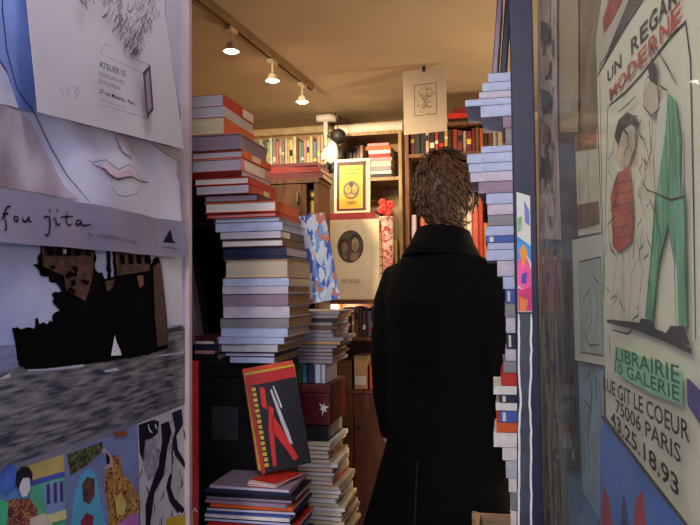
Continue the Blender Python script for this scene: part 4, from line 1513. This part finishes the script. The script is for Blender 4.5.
# red paper flower ornament and checked cloth at the right of the beige book
pr = at_y(387, 205, YCC + .06)
st = empty('candle_pillar', (at_y(388, 300, YCC + .1).x, YCC + .1, ktop + .001))
zz_ = at_y(388, 217, YCC + .1).z - ktop
bm = bmesh.new()
lathe(bm, [(.034, 0), (.036, .01), (.028, .03), (.026, zz_ * .5), (.03, zz_ - .03), (.034, zz_ - .004), (.034, zz_)], 14)
link('vase_body', bm, voro([(196, 108, 96), (214, 170, 150), (170, 66, 60), (226, 200, 180)], 50), st, smooth=True)
rf = random.Random(3)
for k in range(7):
    b = bmesh.new()
    cx_, cy_, cz_ = rf.uniform(-.028, .028), rf.uniform(-.02, .02), zz_ + .02 + rf.uniform(0, .055)
    for a in range(6):
        an = a * math.pi / 3
        vs = ellipsoid(b, (cx_ + .010 * math.cos(an), cy_ - .004, cz_ + .010 * math.sin(an)), (.010, .005, .010), 8, 6)
    link('flower', b, mat((206, 52, 40), .6, .2, 60), st, smooth=True)
    b = bmesh.new()
    tube(b, [(0, 0, zz_ - .01), (cx_ * .6, cy_ * .6, cz_ - .02), (cx_, cy_ + .002, cz_)], .002, 6)
    link('stem', b, mat((70, 90, 50), .6), st)
st.name = 'flower_vase'
tag(st, 'pink patterned vase with red flowers right of the portrait book', 'vase')

# clip lamp and the black-and-white figure on top of the back bookcases
pl = at_y(327, 128, YBK - .12)
hx_, hz_ = at_y(333, 152, YCC + .3).x, 0
fig = empty('puppet', (at_y(333, 172, YCC + .45).x, YCC + .45, at_y(333, 174, YCC + .45).z))
fz = at_y(333, 126, YCC + .45).z - fig.location.z
white_c, black_c = mat((176, 172, 168), .7, .06), mat((20, 19, 21), .6)
bm = bmesh.new()
ellipsoid(bm, (0.03, 0, fz * .78), (.042, .042, .04))
link('head', bm, black_c, fig, smooth=True)
bm = bmesh.new()
lathe(bm, [(.018, fz * .18), (.034, fz * .24), (.036, fz * .4), (.03, fz * .56), (.016, fz * .66), (.012, fz * .7)], 14)
link('shirt', bm, white_c, fig, smooth=True)
for s_ in (-1, 1):
    bm = bmesh.new()
    tube(bm, [(s_ * .014, 0, fz * .24), (s_ * .018 - .008, -.03, fz * .14), (s_ * .018 - .012, -.034, .0)], [.017, .015, .012], 8)
    link('leg', bm, black_c, fig, smooth=True)
    bm = bmesh.new()
    tube(bm, [(s_ * .03, 0, fz * .55), (s_ * .052, -.012, fz * .4), (s_ * .045, -.03, fz * .28)], [.013, .012, .01], 8)
    link('arm', bm, black_c if s_ == 1 else white_c, fig, smooth=True)
bm = bmesh.new()
tube(bm, [(0.03, .0, fz * .8 + .03), (0.0, .06, fz + .08), (-.01, .10, fz + .10)], .002, 5)
link('string', bm, black_c, fig)
tag(fig, 'black and white puppet sitting above the yellow book', 'puppet')
fpx = fig.location
# ledge the puppet sits on: a stack of two dark boxes behind the yellow book
lz = fpx.z - .001
bb = empty('document_box', (fpx.x + .045, YCC + .475, PB + .004))
bh = lz - PB - .005
bxo('body', (-.09, -.06, 0), (.09, .06, bh - .02), mat((70, 44, 34), .6), bb)
bxo('lid', (-.092, -.062, bh - .0195), (.092, .062, bh), mat((80, 50, 38), .6), bb)
tag(bb, 'dark brown document box under the puppet behind the yellow book', 'box')
# its support: an extra carton below
b2 = empty('carton', (fpx.x + .045, YCC + .475, 0.0))
bxo('body', (-.10, -.075, 0), (.10, .075, PB - .06), mat((96, 66, 44), .7), b2)
bxo('lid', (-.102, -.077, PB - .0595), (.102, .077, PB + .003), mat((104, 72, 48), .7), b2)
tag(b2, 'tall brown carton under the document box behind the portrait book', 'carton')

lm = empty('clip_lamp', (at_y(326, 128, YBK + .05).x, YBK + .05, c_top + .001))
bm = bmesh.new()
box(bm, (-.012, -.012, 0), (.012, .012, .09), 0, .002)
link('post', bm, mat((206, 200, 190), .5), lm)
bm = bmesh.new()
tube(bm, [(-.05, -.02, .10), (.02, -.0, .105), (.06, .01, .10)], [.02, .024, .018], 12)
link('lamp_head', bm, mat((214, 208, 200), .45, .05), lm, smooth=True)
bm = bmesh.new()
tube(bm, [(.0601, .01, .10), (.08, .014, .098)], [.017, .02], 12)
link('lamp_cap', bm, mat((60, 56, 54), .5), lm, smooth=True)
tag(lm, 'pale clip lamp on top of the back bookcases near the ceiling', 'lamp')

# ================================================================== HANGING PRINT
YP = 3.02
c_ = [at_y(404, 72, YP), at_y(448, 78, YP), at_y(448, 140, YP), at_y(404, 135, YP)]
hp = empty('hanging_print', c_[3])
pw, phh = (c_[1].x - c_[0].x), (c_[0].z - c_[3].z)
qp = quad(pw, phh, c_[3].copy(), R(-9), R(-1))
hp2 = board('hanging_print', 'small drawing in cream mat hanging from the ceiling above the man', 'print', qp, .003, Vector((0, 1, 0)), mat((196, 178, 150), .7, .04))
bpy.data.objects.remove(hp)
lt = [(mat((196, 176, 146), .7, .06), rect(.27, .28, .77, .76))]
gk = mat((96, 80, 66), .6)
for a, b in ((.28, .29),):
    pass
rp = random.Random(9)
sk = []
for k in range(70):
    cx_, cy_ = rp.choice([(.46, .62, ), (.44, .5), (.58, .45), (.50, .38), (.60, .62)])
    a = Vector((cx_ + rp.uniform(-.1, .1), cy_ + rp.uniform(-.08, .08)))
    d = Vector((rp.uniform(-.08, .08), rp.uniform(-.06, .06)))
    q_ = Vector((-d.y, d.x)).normalized() * .006
    sk.append((gk, [tuple(a - q_ * .4), tuple(a + d * .5 - q_), tuple(a + d), tuple(a + d * .5 + q_)]))
decor(hp2, qp, Vector((0, 1, 0)), lt + [(gk, [(.26, .275), (.78, .275), (.78, .285), (.26, .285)]), (gk, [(.26, .755), (.78, .755), (.78, .765), (.26, .765)]), (gk, rect(.26, .275, .272, .765)), (gk, rect(.768, .275, .78, .765))] + sk)
mid = (qp[0] + qp[1]) / 2 - qp[3]
bm = bmesh.new()
box(bm, (mid.x - .008, mid.y - .004, mid.z - .012), (mid.x + .008, mid.y + .006, mid.z + .012), 0, .002)
link('clip', bm, mat((70, 60, 50), .4, metal=.6), hp2)
bm = bmesh.new()
tube(bm, [(mid.x, mid.y + .001, mid.z + .01), (mid.x, mid.y + .001, CEIL - qp[3].z)], .0012, 6)
link('string', bm, mat((80, 66, 50), .6), hp2)

# ================================================================== TRACK LIGHT
T0, T1 = at_z(170, -22, CEIL - .03), at_z(312, 90, CEIL - .03)
td = (T1 - T0).normalized()
ang = math.atan2(td.y, td.x)
tl_ = empty('track_rail', (T0 + T1) / 2, (0, 0, ang))
tl_.location.z = CEIL
L = (T1 - T0).length / 2
bxo('rail', (-L, -.014, -.034), (L, .014, -.001), mat((150, 128, 96), .35, .08, metal=.5), tl_, .003)
bxo('end_cap', (L + .0005, -.016, -.036), (L + .012, .016, -.001), mat((200, 180, 150), .4), tl_, .002)
bxo('power_groove', (-L + .01, -.004, -.0352), (L - .01, .004, -.0342), mat((40, 32, 26), .5), tl_)
tag(tl_, 'metal lighting rail along the ceiling', 'light rail')
bulb_m = emit((255, 240, 214), 60)
steel = mat((206, 190, 160), .35, .08, metal=.4)


def spot(px, py, label, aim):
    p_ = at_z(px, py, CEIL - .035)
    # slide onto the rail line
    t = (p_ - T0).dot(td)
    p_ = T0 + td * t
    o = empty('track_spotlight', (p_.x, p_.y, CEIL - .0365), (0, 0, ang))
    o.scale = (1, 1, .74)
    bxo('adapter', (-.03, -.013, -.022), (.03, .013, -.0005), steel, o, .003)
    bm = bmesh.new()
    tube(bm, [(0, 0, -.0225), (0, 0, -.075)], .005, 8)
    link('stem', bm, steel, o)
    bm = bmesh.new()
    lathe(bm, [(.012, -.0755), (.018, -.085), (.020, -.098), (.030, -.118), (.032, -.120), (.029, -.118), (.019, -.099), (.012, -.090)], 18)
    link('lamp_shade', bm, steel, o, smooth=True)
    bm = bmesh.new()
    ellipsoid(bm, (0, 0, -.116), (.018, .018, .014))
    link('bulb', bm, bulb_m, o, smooth=True)
    tag(o, label, 'spotlight', 'spotlights on the ceiling rail')
    ld = bpy.data.lights.new('spot_lamp', 'SPOT')
    ld.color = (1.0, .78, .50)
    ld.energy = 27
    ld.spot_size = R(160)
    ld.spot_blend = .8
    ld.shadow_soft_size = .02
    lo = bpy.data.objects.new('spot_lamp', ld)
    COL.objects.link(lo)
    lo.location = (p_.x, p_.y, CEIL - .155)
    lo.rotation_euler = (R(38), 0, R(-8))
    return o


spot(221, 29, 'nearest ceiling spotlight, above the tall stack of books', None)
spot(264, 61, 'middle one of three glowing ceiling spotlights on the rail', None)
spot(295, 84, 'farthest ceiling spotlight, near the end of the rail', None)


def hidden_fill(x, y, z, e):  # added fill light, no fixture modelled
    """unseen warm point lights, added to fill the ceiling and back of the shop"""
    ld = bpy.data.lights.new('room_fill', 'POINT')
    ld.color = (1.0, .78, .50)
    ld.energy = e
    ld.shadow_soft_size = .04
    lo = bpy.data.objects.new('room_fill', ld)
    COL.objects.link(lo)
    lo.location = (x, y, z)


hidden_fill(.60, 2.45, 1.35, 19)
hidden_fill(-.75, 3.25, 1.30, 3)
hidden_fill(.50, 3.0, 1.75, 11)

# ================================================================== RIGHT STACK
RS = [  # y_top, y_bot, x_left, colour
    (72, 81, 488, 'pale blue'), (81, 90, 482, 'pale blue'), (90, 97, 479, 'lavender'), (97, 104, 465, 'pale blue'), (104, 116, 481, 'pale blue'), (116, 128, 503, 'mauve'), (128, 145, 506, 'grey'),
    (145, 152, 481, 'pale blue'), (152, 162, 467, 'pale blue'), (162, 171, 469, 'pale blue'), (171, 181, 470, 'lavender'), (181, 193, 479, 'mauve'), (193, 204, 486, 'pale blue'), (204, 215, 488, 'lavender'),
    (215, 226, 488, 'grey'), (226, 236, 485, 'pale blue'), (236, 243, 485, 'blue'), (243, 250, 487, 'pale blue'), (250, 261, 486, 'pale blue'), (261, 277, 497, 'lavender'), (277, 290, 503, 'pale blue'), (290, 304, 505, 'blue'),
    (304, 318, 505, 'grey'), (318, 334, 506, 'lavender'), (334, 350, 507, 'navy'), (350, 362, 506, 'lavender'), (362, 374, 503, 'grey'), (374, 387, 501, 'red'), (387, 396, 493, 'white'), (396, 404, 500, 'navy'), (404, 412, 496, 'white'), (412, 424, 499, 'blue'),
    (424, 434, 496, 'orange'), (434, 449, 494, 'white'), (449, 462, 503, 'white'), (462, 480, 506, 'silver'), (480, 494, 509, 'white'), (494, 512, 511, 'grey'), (512, 530, 511, 'white'), (530, 547, 511, 'grey'), (547, 574, 512, 'white'), (574, 600, 512, 'tan')]
YRS = 1.71
zb_ = at_y(505, 600, YRS).z
RIM = at_y(495, 513, YRS + .19).z
z = zb_ + .001
xr_ = at_y(531, 287, YRS).x
for i in reversed(range(len(RS))):
    yt, yb, xl, cn = RS[i]
    h = at_y(500, yt, YRS).z - at_y(500, yb, YRS).z
    x0 = at_y(xl, (yt + yb) / 2, YRS).x
    ex = xr_ + rnd.uniform(-.01, .0)
    if i >= 35:
        ex -= .013
    flat_book('book', '%s book, %s from top of the bluish stack right of the man' % (cn, ORD[i]), 'bluish stack right of the man', (x0 + ex) / 2, YRS + (.1 if i < 34 else .088), z, ex - x0, .18 if i < 34 else .155, h - .0012, CN[cn], CN['white'], '-y', R(rnd.uniform(-1, 1)), ('white', .1, .2) if cn in ('blue', 'navy') else None)
    z += h
# upright books at the very top of that stack
RT = z
xx = at_y(489, 40, YRS).x
for i, (cn, wd) in enumerate((('mauve', .014), ('navy', .016), ('silver', .012), ('maroon', .015))):
    upright_book('%s upright book, %s from left on top of the bluish stack' % (cn, ORD[i]), 'upright books on the bluish stack', xx + .012, YRS + .02, RT + .001, wd, .15, .205 + .02 * (i % 3), CN[cn], lean=R(5))
    xx += wd + .007
# crate below it
cr0, cr1 = at_y(473, 516, YRS - .02).x, at_y(537, 516, YRS - .02).x
cw2 = (cr1 - cr0) / 2
crt = empty('wooden_crate', ((cr0 + cr1) / 2, YRS + .085, zb_ - .013))
ch = RIM - (zb_ - .013)
cm_ = mat((168, 142, 106), .6, 0, 10, stretch=(1, 1, 5), c2=(124, 100, 72))
for k in range(2):
    a, b = ch * k / 2 + .003, ch * (k + 1) / 2 - .003
    bxo('slat', (-cw2, -.11, a), (cw2, -.10, b), cm_, crt)
    bxo('slat', (-cw2, .10, a), (cw2, .11, b), cm_, crt)
    bxo('slat', (-cw2, -.099, a), (-cw2 + .01, .099, b), cm_, crt)
    bxo('slat', (cw2 - .01, -.099, a), (cw2, .099, b), cm_, crt)
for sx in (-1, 1):
    for sy in (-1, 1):
        bxo('corner_post', (sx * (cw2 + .006) - .006, sy * .104 - .006, 0), (sx * (cw2 + .006) + .006, sy * .104 + .006, ch), cm_, crt)
bxo('base', (-cw2 + .0105, -.0985, 0), (cw2 - .0105, .0985, .012), cm_, crt)
bxo('lining', (-cw2 + .0105, -.0988, .0125), (-cw2 + .0125, .0988, ch - .01), mat((60, 50, 44), .8), crt)
tag(crt, 'open wooden slatted crate under the bluish stack beside the post', 'crate')
stl = empty('stool', ((cr0 + cr1) / 2, YRS + .10, 0))
SH = zb_ - .0145
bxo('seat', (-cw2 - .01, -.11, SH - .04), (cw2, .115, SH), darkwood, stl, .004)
for sx in (-1, 1):
    for sy in (-1, 1):
        bxo('leg', (sx * cw2 * .85 - .015, sy * .105 - .015, 0), (sx * cw2 * .85 + .015, sy * .105 + .015, SH - .041), darkwood, stl)
tag(stl, 'dark stool under the wooden crate', 'stool')

# ================================================================== LEFT ODDMENTS
bm = bmesh.new()
a0 = at_y(186.5, 362, 1.50)
a1 = at_y(193, 362, 1.50)
zlo = at_y(190, 455, 1.50).z
rf_ = empty('red_folder', (a0.x, 1.50, 0))
bxo('cover', (0, 0, .001), (a1.x - a0.x, .03, a0.z), mat((206, 40, 34), .45, .08), rf_)
bxo('paper_edge', (.0015, .0302, .003), (a1.x - a0.x - .0015, .033, a0.z - .003), mat((214, 206, 196), .7), rf_)
tag(rf_, 'tall red folder standing on edge just inside the left door', 'folder')

# ================================================================== MAN
MX, MY = at_d(444, 287, 2.14).x, at_d(444, 287, 2.14).y
MYAW = R(-24)
man = empty('man_root', (MX, MY, 0), (0, 0, MYAW))


def eval_mesh(bm, mods):
    me = bpy.data.meshes.new('tmp')
    bm.to_mesh(me)
    bm.free()
    ob = bpy.data.objects.new('tmp', me)
    COL.objects.link(ob)
    for t, kw in mods:
        md = ob.modifiers.new(t, t)
        for k, v in kw.items():
            setattr(md, k, v)
    dg = bpy.context.evaluated_depsgraph_get()
    dg.update()
    out = bpy.data.meshes.new_from_object(ob.evaluated_get(dg))
    bpy.data.objects.remove(ob)
    return out


def skin(joints, edges, root, sub=1):
    me = bpy.data.meshes.new('sk')
    me.from_pydata([j[0] for j in joints], edges, [])
    ob = bpy.data.objects.new('sk', me)
    COL.objects.link(ob)
    ob.modifiers.new('s', 'SKIN')
    for i, j in enumerate(joints):
        r_ = j[1]
        me.skin_vertices[0].data[i].radius = (r_, r_) if not isinstance(r_, tuple) else r_
        me.skin_vertices[0].data[i].use_root = (i == root)
    sd = ob.modifiers.new('d', 'SUBSURF')
    sd.levels = sub
    dg = bpy.context.evaluated_depsgraph_get()
    dg.update()
    out = bpy.data.meshes.new_from_object(ob.evaluated_get(dg))
    bpy.data.objects.remove(ob)
    return out


HT = 1.79
J = [((0, 0, .95), (.15, .11)), ((0, .0, 1.10), (.13, .10)), ((0, -.01, 1.30), (.15, .11)), ((0, -.01, 1.45), (.10, .08)), ((0, .0, 1.52), .055), ((0, .015, 1.60), .055)]
E = [(0, 1), (1, 2), (2, 3), (3, 4), (4, 5)]
arms = {}
for s in (-1, 1):
    b = len(J)
    J += [((s * .10, -.01, 1.41), .045), ((s * .14, -.015, 1.385), .042), ((s * .182, -.03, 1.15), .043), ((s * .202, .03, .915), .03), ((s * .20, .055, .865), .036)]
    E += [(3, b), (b, b + 1), (b + 1, b + 2), (b + 2, b + 3), (b + 3, b + 4)]
    b = len(J)
    J += [((s * .09, 0, .88), .085), ((s * .095, .01, .50), .058), ((s * .10, -.02, .10), .042), ((s * .105, .09, .035), .034)]
    E += [(0, b), (b, b + 1), (b + 1, b + 2), (b + 2, b + 3)]
body = skin(J, E, 0, 1)
bm = bmesh.new()
bm.from_mesh(body)
# fingers: separate chains rooted in the palms, curled a little
for s in (-1, 1):
    palm = Vector((s * .20, .055, .865))
    for k in range(4):
        yy = .055 + (-.026 + .0175 * k)
        ln = (.066, .076, .072, .056)[3 - k]
        pts = [Vector((s * .20, yy, .86)), Vector((s * .20, yy + .004, .825)), Vector((s * .192, yy + .008, .825 - ln * .45)), Vector((s * .178, yy + .010, .825 - ln * .78)), Vector((s * .168, yy + .010, .825 - ln * .95))]
        tube(bm, pts, [.010, .009, .0085, .0078, .006], 8)
    tube(bm, [Vector((s * .196, .075, .885)), Vector((s * .186, .10, .855)), Vector((s * .160, .112, .828)), Vector((s * .154, .114, .806))], [.012, .0105, .0095, .007], 8)
# head
HC = Vector((0, .025, HT - .125))


def headify(v):
    x, y, z = v
    # jaw narrows, face flattens, back of the skull bulges
    if z < 0:
        x *= 1 - .28 * (-z) ** 1.3
        if y < 0:
            y *= 1 - .25 * (-z)
    return Vector((HC.x + x * .076, HC.y + y * .097, HC.z + z * .118))


res = bmesh.ops.create_uvsphere(bm, u_segments=28, v_segments=20, radius=1)
for w in res['verts']:
    w.co = headify(w.co)
ellipsoid(bm, (0, HC.y + .098, HC.z - .022), (.013, .018, .022), 10, 8)      # nose
ellipsoid(bm, (0, HC.y + .088, HC.z - .062), (.026, .010, .008), 10, 8)      # lips
for s in (-1, 1):
    ellipsoid(bm, (s * .079, HC.y - .005, HC.z - .018), (.010, .019, .032), 10, 8)
    ellipsoid(bm, (s * .03, HC.y + .086, HC.z + .016), (.022, .010, .008), 8, 6)
body = eval_mesh(bm, [('REMESH', dict(mode='VOXEL', voxel_size=.0055)), ('SMOOTH', dict(factor=.5, iterations=3))])
for p_ in body.polygons:
    p_.use_smooth = True
body.materials.clear()
skin_m = mat((196, 148, 122), .55, .05, 20)
body.materials.append(skin_m)
person = bpy.data.objects.new('person', body)
COL.objects.link(person)
person.location = (MX, MY, 0)
person.rotation_euler = (0, 0, MYAW)
bpy.data.objects.remove(man)
person.scale = (1.02, 1.02, 1.022)
tag(person, 'person seen from behind in a long black coat facing the bookshelves', 'person')

eye_w, eye_d = mat((226, 222, 216), .3), mat((40, 28, 22), .2)
for s in (-1, 1):
    bm = bmesh.new()
    ellipsoid(bm, (s * .031, HC.y + .086, HC.z + .002), (.012, .009, .010), 12, 8)
    e_ = link('eye', bm, eye_w, person, smooth=True)
    bm = bmesh.new()
    ellipsoid(bm, (s * .031, HC.y + .0935, HC.z + .002), (.005, .003, .005), 10, 6)
    link('iris', bm, eye_d, e_, smooth=True)

# hair: cap around the skull plus many short strands
rh = random.Random(21)
bm = bmesh.new()
res = bmesh.ops.create_uvsphere(bm, u_segments=40, v_segments=28, radius=1)
dele = []
for w in res['verts']:
    v = w.co.copy()
    wob = 1 + .035 * math.sin(v.x * 9 + v.z * 7) * math.sin(v.y * 8 + 1) + .02 * math.sin(v.z * 21 + v.x * 13)
    k = 1.17 * wob
    q = headify(Vector((v.x, v.y, v.z)))
    w.co = HC + (q - HC) * k
    # the face side and below the hair line are cut away
    if (v.y > .45 and v.z < .55) or (v.z < -.92) or (v.y > .1 and v.z < -.35):
        dele.append(w)
bmesh.ops.delete(bm, geom=dele, context='VERTS')
for k in range(1500):
    th, ph = rh.uniform(0, 2 * math.pi), math.acos(rh.uniform(-.85, 1))
    v = Vector((math.sin(ph) * math.cos(th), math.sin(ph) * math.sin(th), math.cos(ph)))
    if (v.y > .4 and v.z < .5) or (v.y > .05 and v.z < -.3):
        continue
    q = headify(v)
    a = HC + (q - HC) * 1.14
    out = (q - HC).normalized()
    # hair falls from the crown down and slightly out
    down = (Vector((v.x * .4 + .25, v.y * .4 - .05, -.9)) - out * Vector((v.x * .4 + .25, v.y * .4 - .05, -.9)).dot(out))
    if down.length < .05:
        down = Vector((rh.uniform(-1, 1), rh.uniform(-1, 1), 0))
    down.normalize()
    down = (down + Vector((rh.uniform(-.4, .4), rh.uniform(-.4, .4), rh.uniform(-.2, .3)))).normalized()
    ln = rh.uniform(.02, .04)
    tube(bm, [a, a + down * ln * .5 + out * .006, a + down * ln + out * rh.uniform(-.001, .009)], [.0035, .003, .0007], 4)
hair_m = mat((66, 44, 31), .45, 0, 50, c2=(112, 78, 52), spec=.5)
link('hair', bm, hair_m, person, smooth=True)

# coat
bm = bmesh.new()
prof = [(.50, .0, -.02, .235, .19), (.62, .0, -.015, .225, .182), (.80, .0, -.01, .20, .165), (.90, 0, -.005, .182, .15), (1.08, 0, 0, .192, .135), (1.22, 0, -.005, .18, .138), (1.34, 0, -.015, .178, .138), (1.42, 0, -.02, .158, .12), (1.465, 0, -.02, .122, .105), (1.495, 0, -.012, .092, .085), (1.52, 0, -.004, .076, .077), (1.535, 0, .0, .07, .072)]
NS = 48
rings = []
for (z_, cx_, cy_, rx, ry) in prof:
    ring = []
    for k in range(NS):
        t = 2 * math.pi * k / NS
        fold = 1 + (.02 * math.sin(5 * t + z_ * 4) + .012 * math.sin(9 * t + 1 - z_ * 6)) * max(0, min(1, (1.2 - z_) / .5))
        fold += .19 * math.exp(-((t - math.pi * 1.17) / .30) ** 2) * max(0, min(1, (.88 - z_) / .28))
        c2_, s2_ = math.cos(t), math.sin(t)
        ex_ = 2 / 2.3
        ring.append(bm.verts.new((cx_ + rx * fold * math.copysign(abs(c2_) ** ex_, c2_), cy_ + ry * fold * math.copysign(abs(s2_) ** ex_, s2_), z_)))
    rings.append(ring)
for i in range(len(rings) - 1):
    for k in range(NS):
        bm.faces.new((rings[i][k], rings[i][(k + 1) % NS], rings[i + 1][(k + 1) % NS], rings[i + 1][k]))
bm.faces.new(rings[0][::-1])
bm.faces.new(rings[-1])
for s in (-1, 1):
    tube(bm, [(s * .10, -.015, 1.43), (s * .145, -.018, 1.405), (s * .168, -.022, 1.33), (s * .182, -.03, 1.17), (s * .195, -.012, 1.04), (s * .203, .03, .90)], [.045, .062, .068, .064, .058, .052], 16)
# folded collar
for k in range(1):
    n_ = 40
    c1, c2r, c3 = [], [], []
    for i in range(n_ + 1):
        t = math.pi * (.06 - .62) + (math.pi * 1.0) * 0
    pass
coat = eval_mesh(bm, [('REMESH', dict(mode='VOXEL', voxel_size=.009)), ('SMOOTH', dict(factor=.5, iterations=5))])
for p_ in coat.polygons:
    p_.use_smooth = True
coat.materials.clear()
coat_m = mat((6, 6, 7), .9, .3, 60, bump=.25, spec=.12)
coat.materials.append(coat_m)
co = bpy.data.objects.new('coat', coat)
COL.objects.link(co)
co.parent = person
# collar part: a turned-down band around the neck
bm = bmesh.new()
n_ = 44
rows = [(.070, 1.525, .0), (.074, 1.552, .0), (.082, 1.548, .0), (.100, 1.505, -.006), (.124, 1.465, -.012), (.118, 1.462, -.012), (.084, 1.52, 0)]
vr = []
for (rad, z_, dy) in rows:
    vr.append([bm.verts.new((rad * math.cos(t), dy + rad * .98 * math.sin(t), z_ + .012 * (-math.sin(t)))) for t in [math.pi * .5 + .5 + (2 * math.pi - 1.0) * i / n_ for i in range(n_ + 1)]])
for i in range(len(vr) - 1):
    for k in range(n_):
        bm.faces.new((vr[i][k], vr[i][k + 1], vr[i + 1][k + 1], vr[i + 1][k]))
link('collar', bm, coat_m, co, smooth=True)
# back seam / vent and shirt cuffs
bm = bmesh.new()
tube(bm, [(0, -.215, .52), (0, -.195, .7), (0, -.172, .88)], .003, 6)
link('back_vent', bm, mat((8, 8, 9), .8), co)
for s in (-1, 1):
    bm = bmesh.new()
    tube(bm, [(s * .2025, .031, .906), (s * .2018, .036, .882)], [.046, .044], 16)
    link('shirt_cuff', bm, mat((206, 206, 214), .7, .04), person, smooth=True)
    bm = bmesh.new()
    tube(bm, [(s * .09, 0, .92), (s * .093, .005, .70), (s * .096, .0, .45), (s * .102, -.005, .09)], [.098, .088, .075, .072], 16)
    link('trouser_leg', bm, mat((26, 26, 32), .8, .2, 40), person, smooth=True)
    bm = bmesh.new()
    tube(bm, [(s * .10, -.075, .045), (s * .10, -.05, .05), (s * .103, .03, .05), (s * .106, .13, .038), (s * .107, .18, .03)], [.03, .044, .045, .036, .018], 14)
    for v in bm.verts:
        v.co.z = max(.0, v.co.z)
    link('shoe', bm, mat((18, 16, 16), .35), person, smooth=True)

# ================================================================== LIGHT
# unseen warm light behind the viewer, added to brighten the right window
ld = bpy.data.lights.new('street_fill', 'POINT')
ld.color = (1.0, .93, .76)
ld.energy = 75
ld.shadow_soft_size = .12
lo = bpy.data.objects.new('street_fill', ld)
COL.objects.link(lo)
lo.location = (-.50, -.9, 2.3)
# unseen light above the entrance, added to brighten the papers behind the glass
ld = bpy.data.lights.new('entrance_fill', 'POINT')
ld.color = (1.0, .93, .80)
ld.energy = 13
ld.shadow_soft_size = .08
lo = bpy.data.objects.new('entrance_fill', ld)
COL.objects.link(lo)
lo.location = (-.36, .75, 2.4)
w = bpy.data.worlds.new('world')
scene.world = w
w.use_nodes = True
nt = w.node_tree
bg = nt.nodes['Background']
bg.inputs[0].default_value = (.74, .72, 1.0, 1)
bg.inputs[1].default_value = 2.05

vs_ = scene.view_settings
vs_.view_transform = 'Standard'
vs_.look = 'None'
vs_.gamma = 1
vs_.exposure = 0
vs_.use_curve_mapping = False

dup_ = {k: v for k, v in LABELS.items() if len(v) > 1}
if dup_:
    print('DUP LABELS', dup_)
for k in LABELS:
    n_ = len(k.split())
    if n_ < 4 or n_ > 16:
        print('LABEL LEN', n_, k)
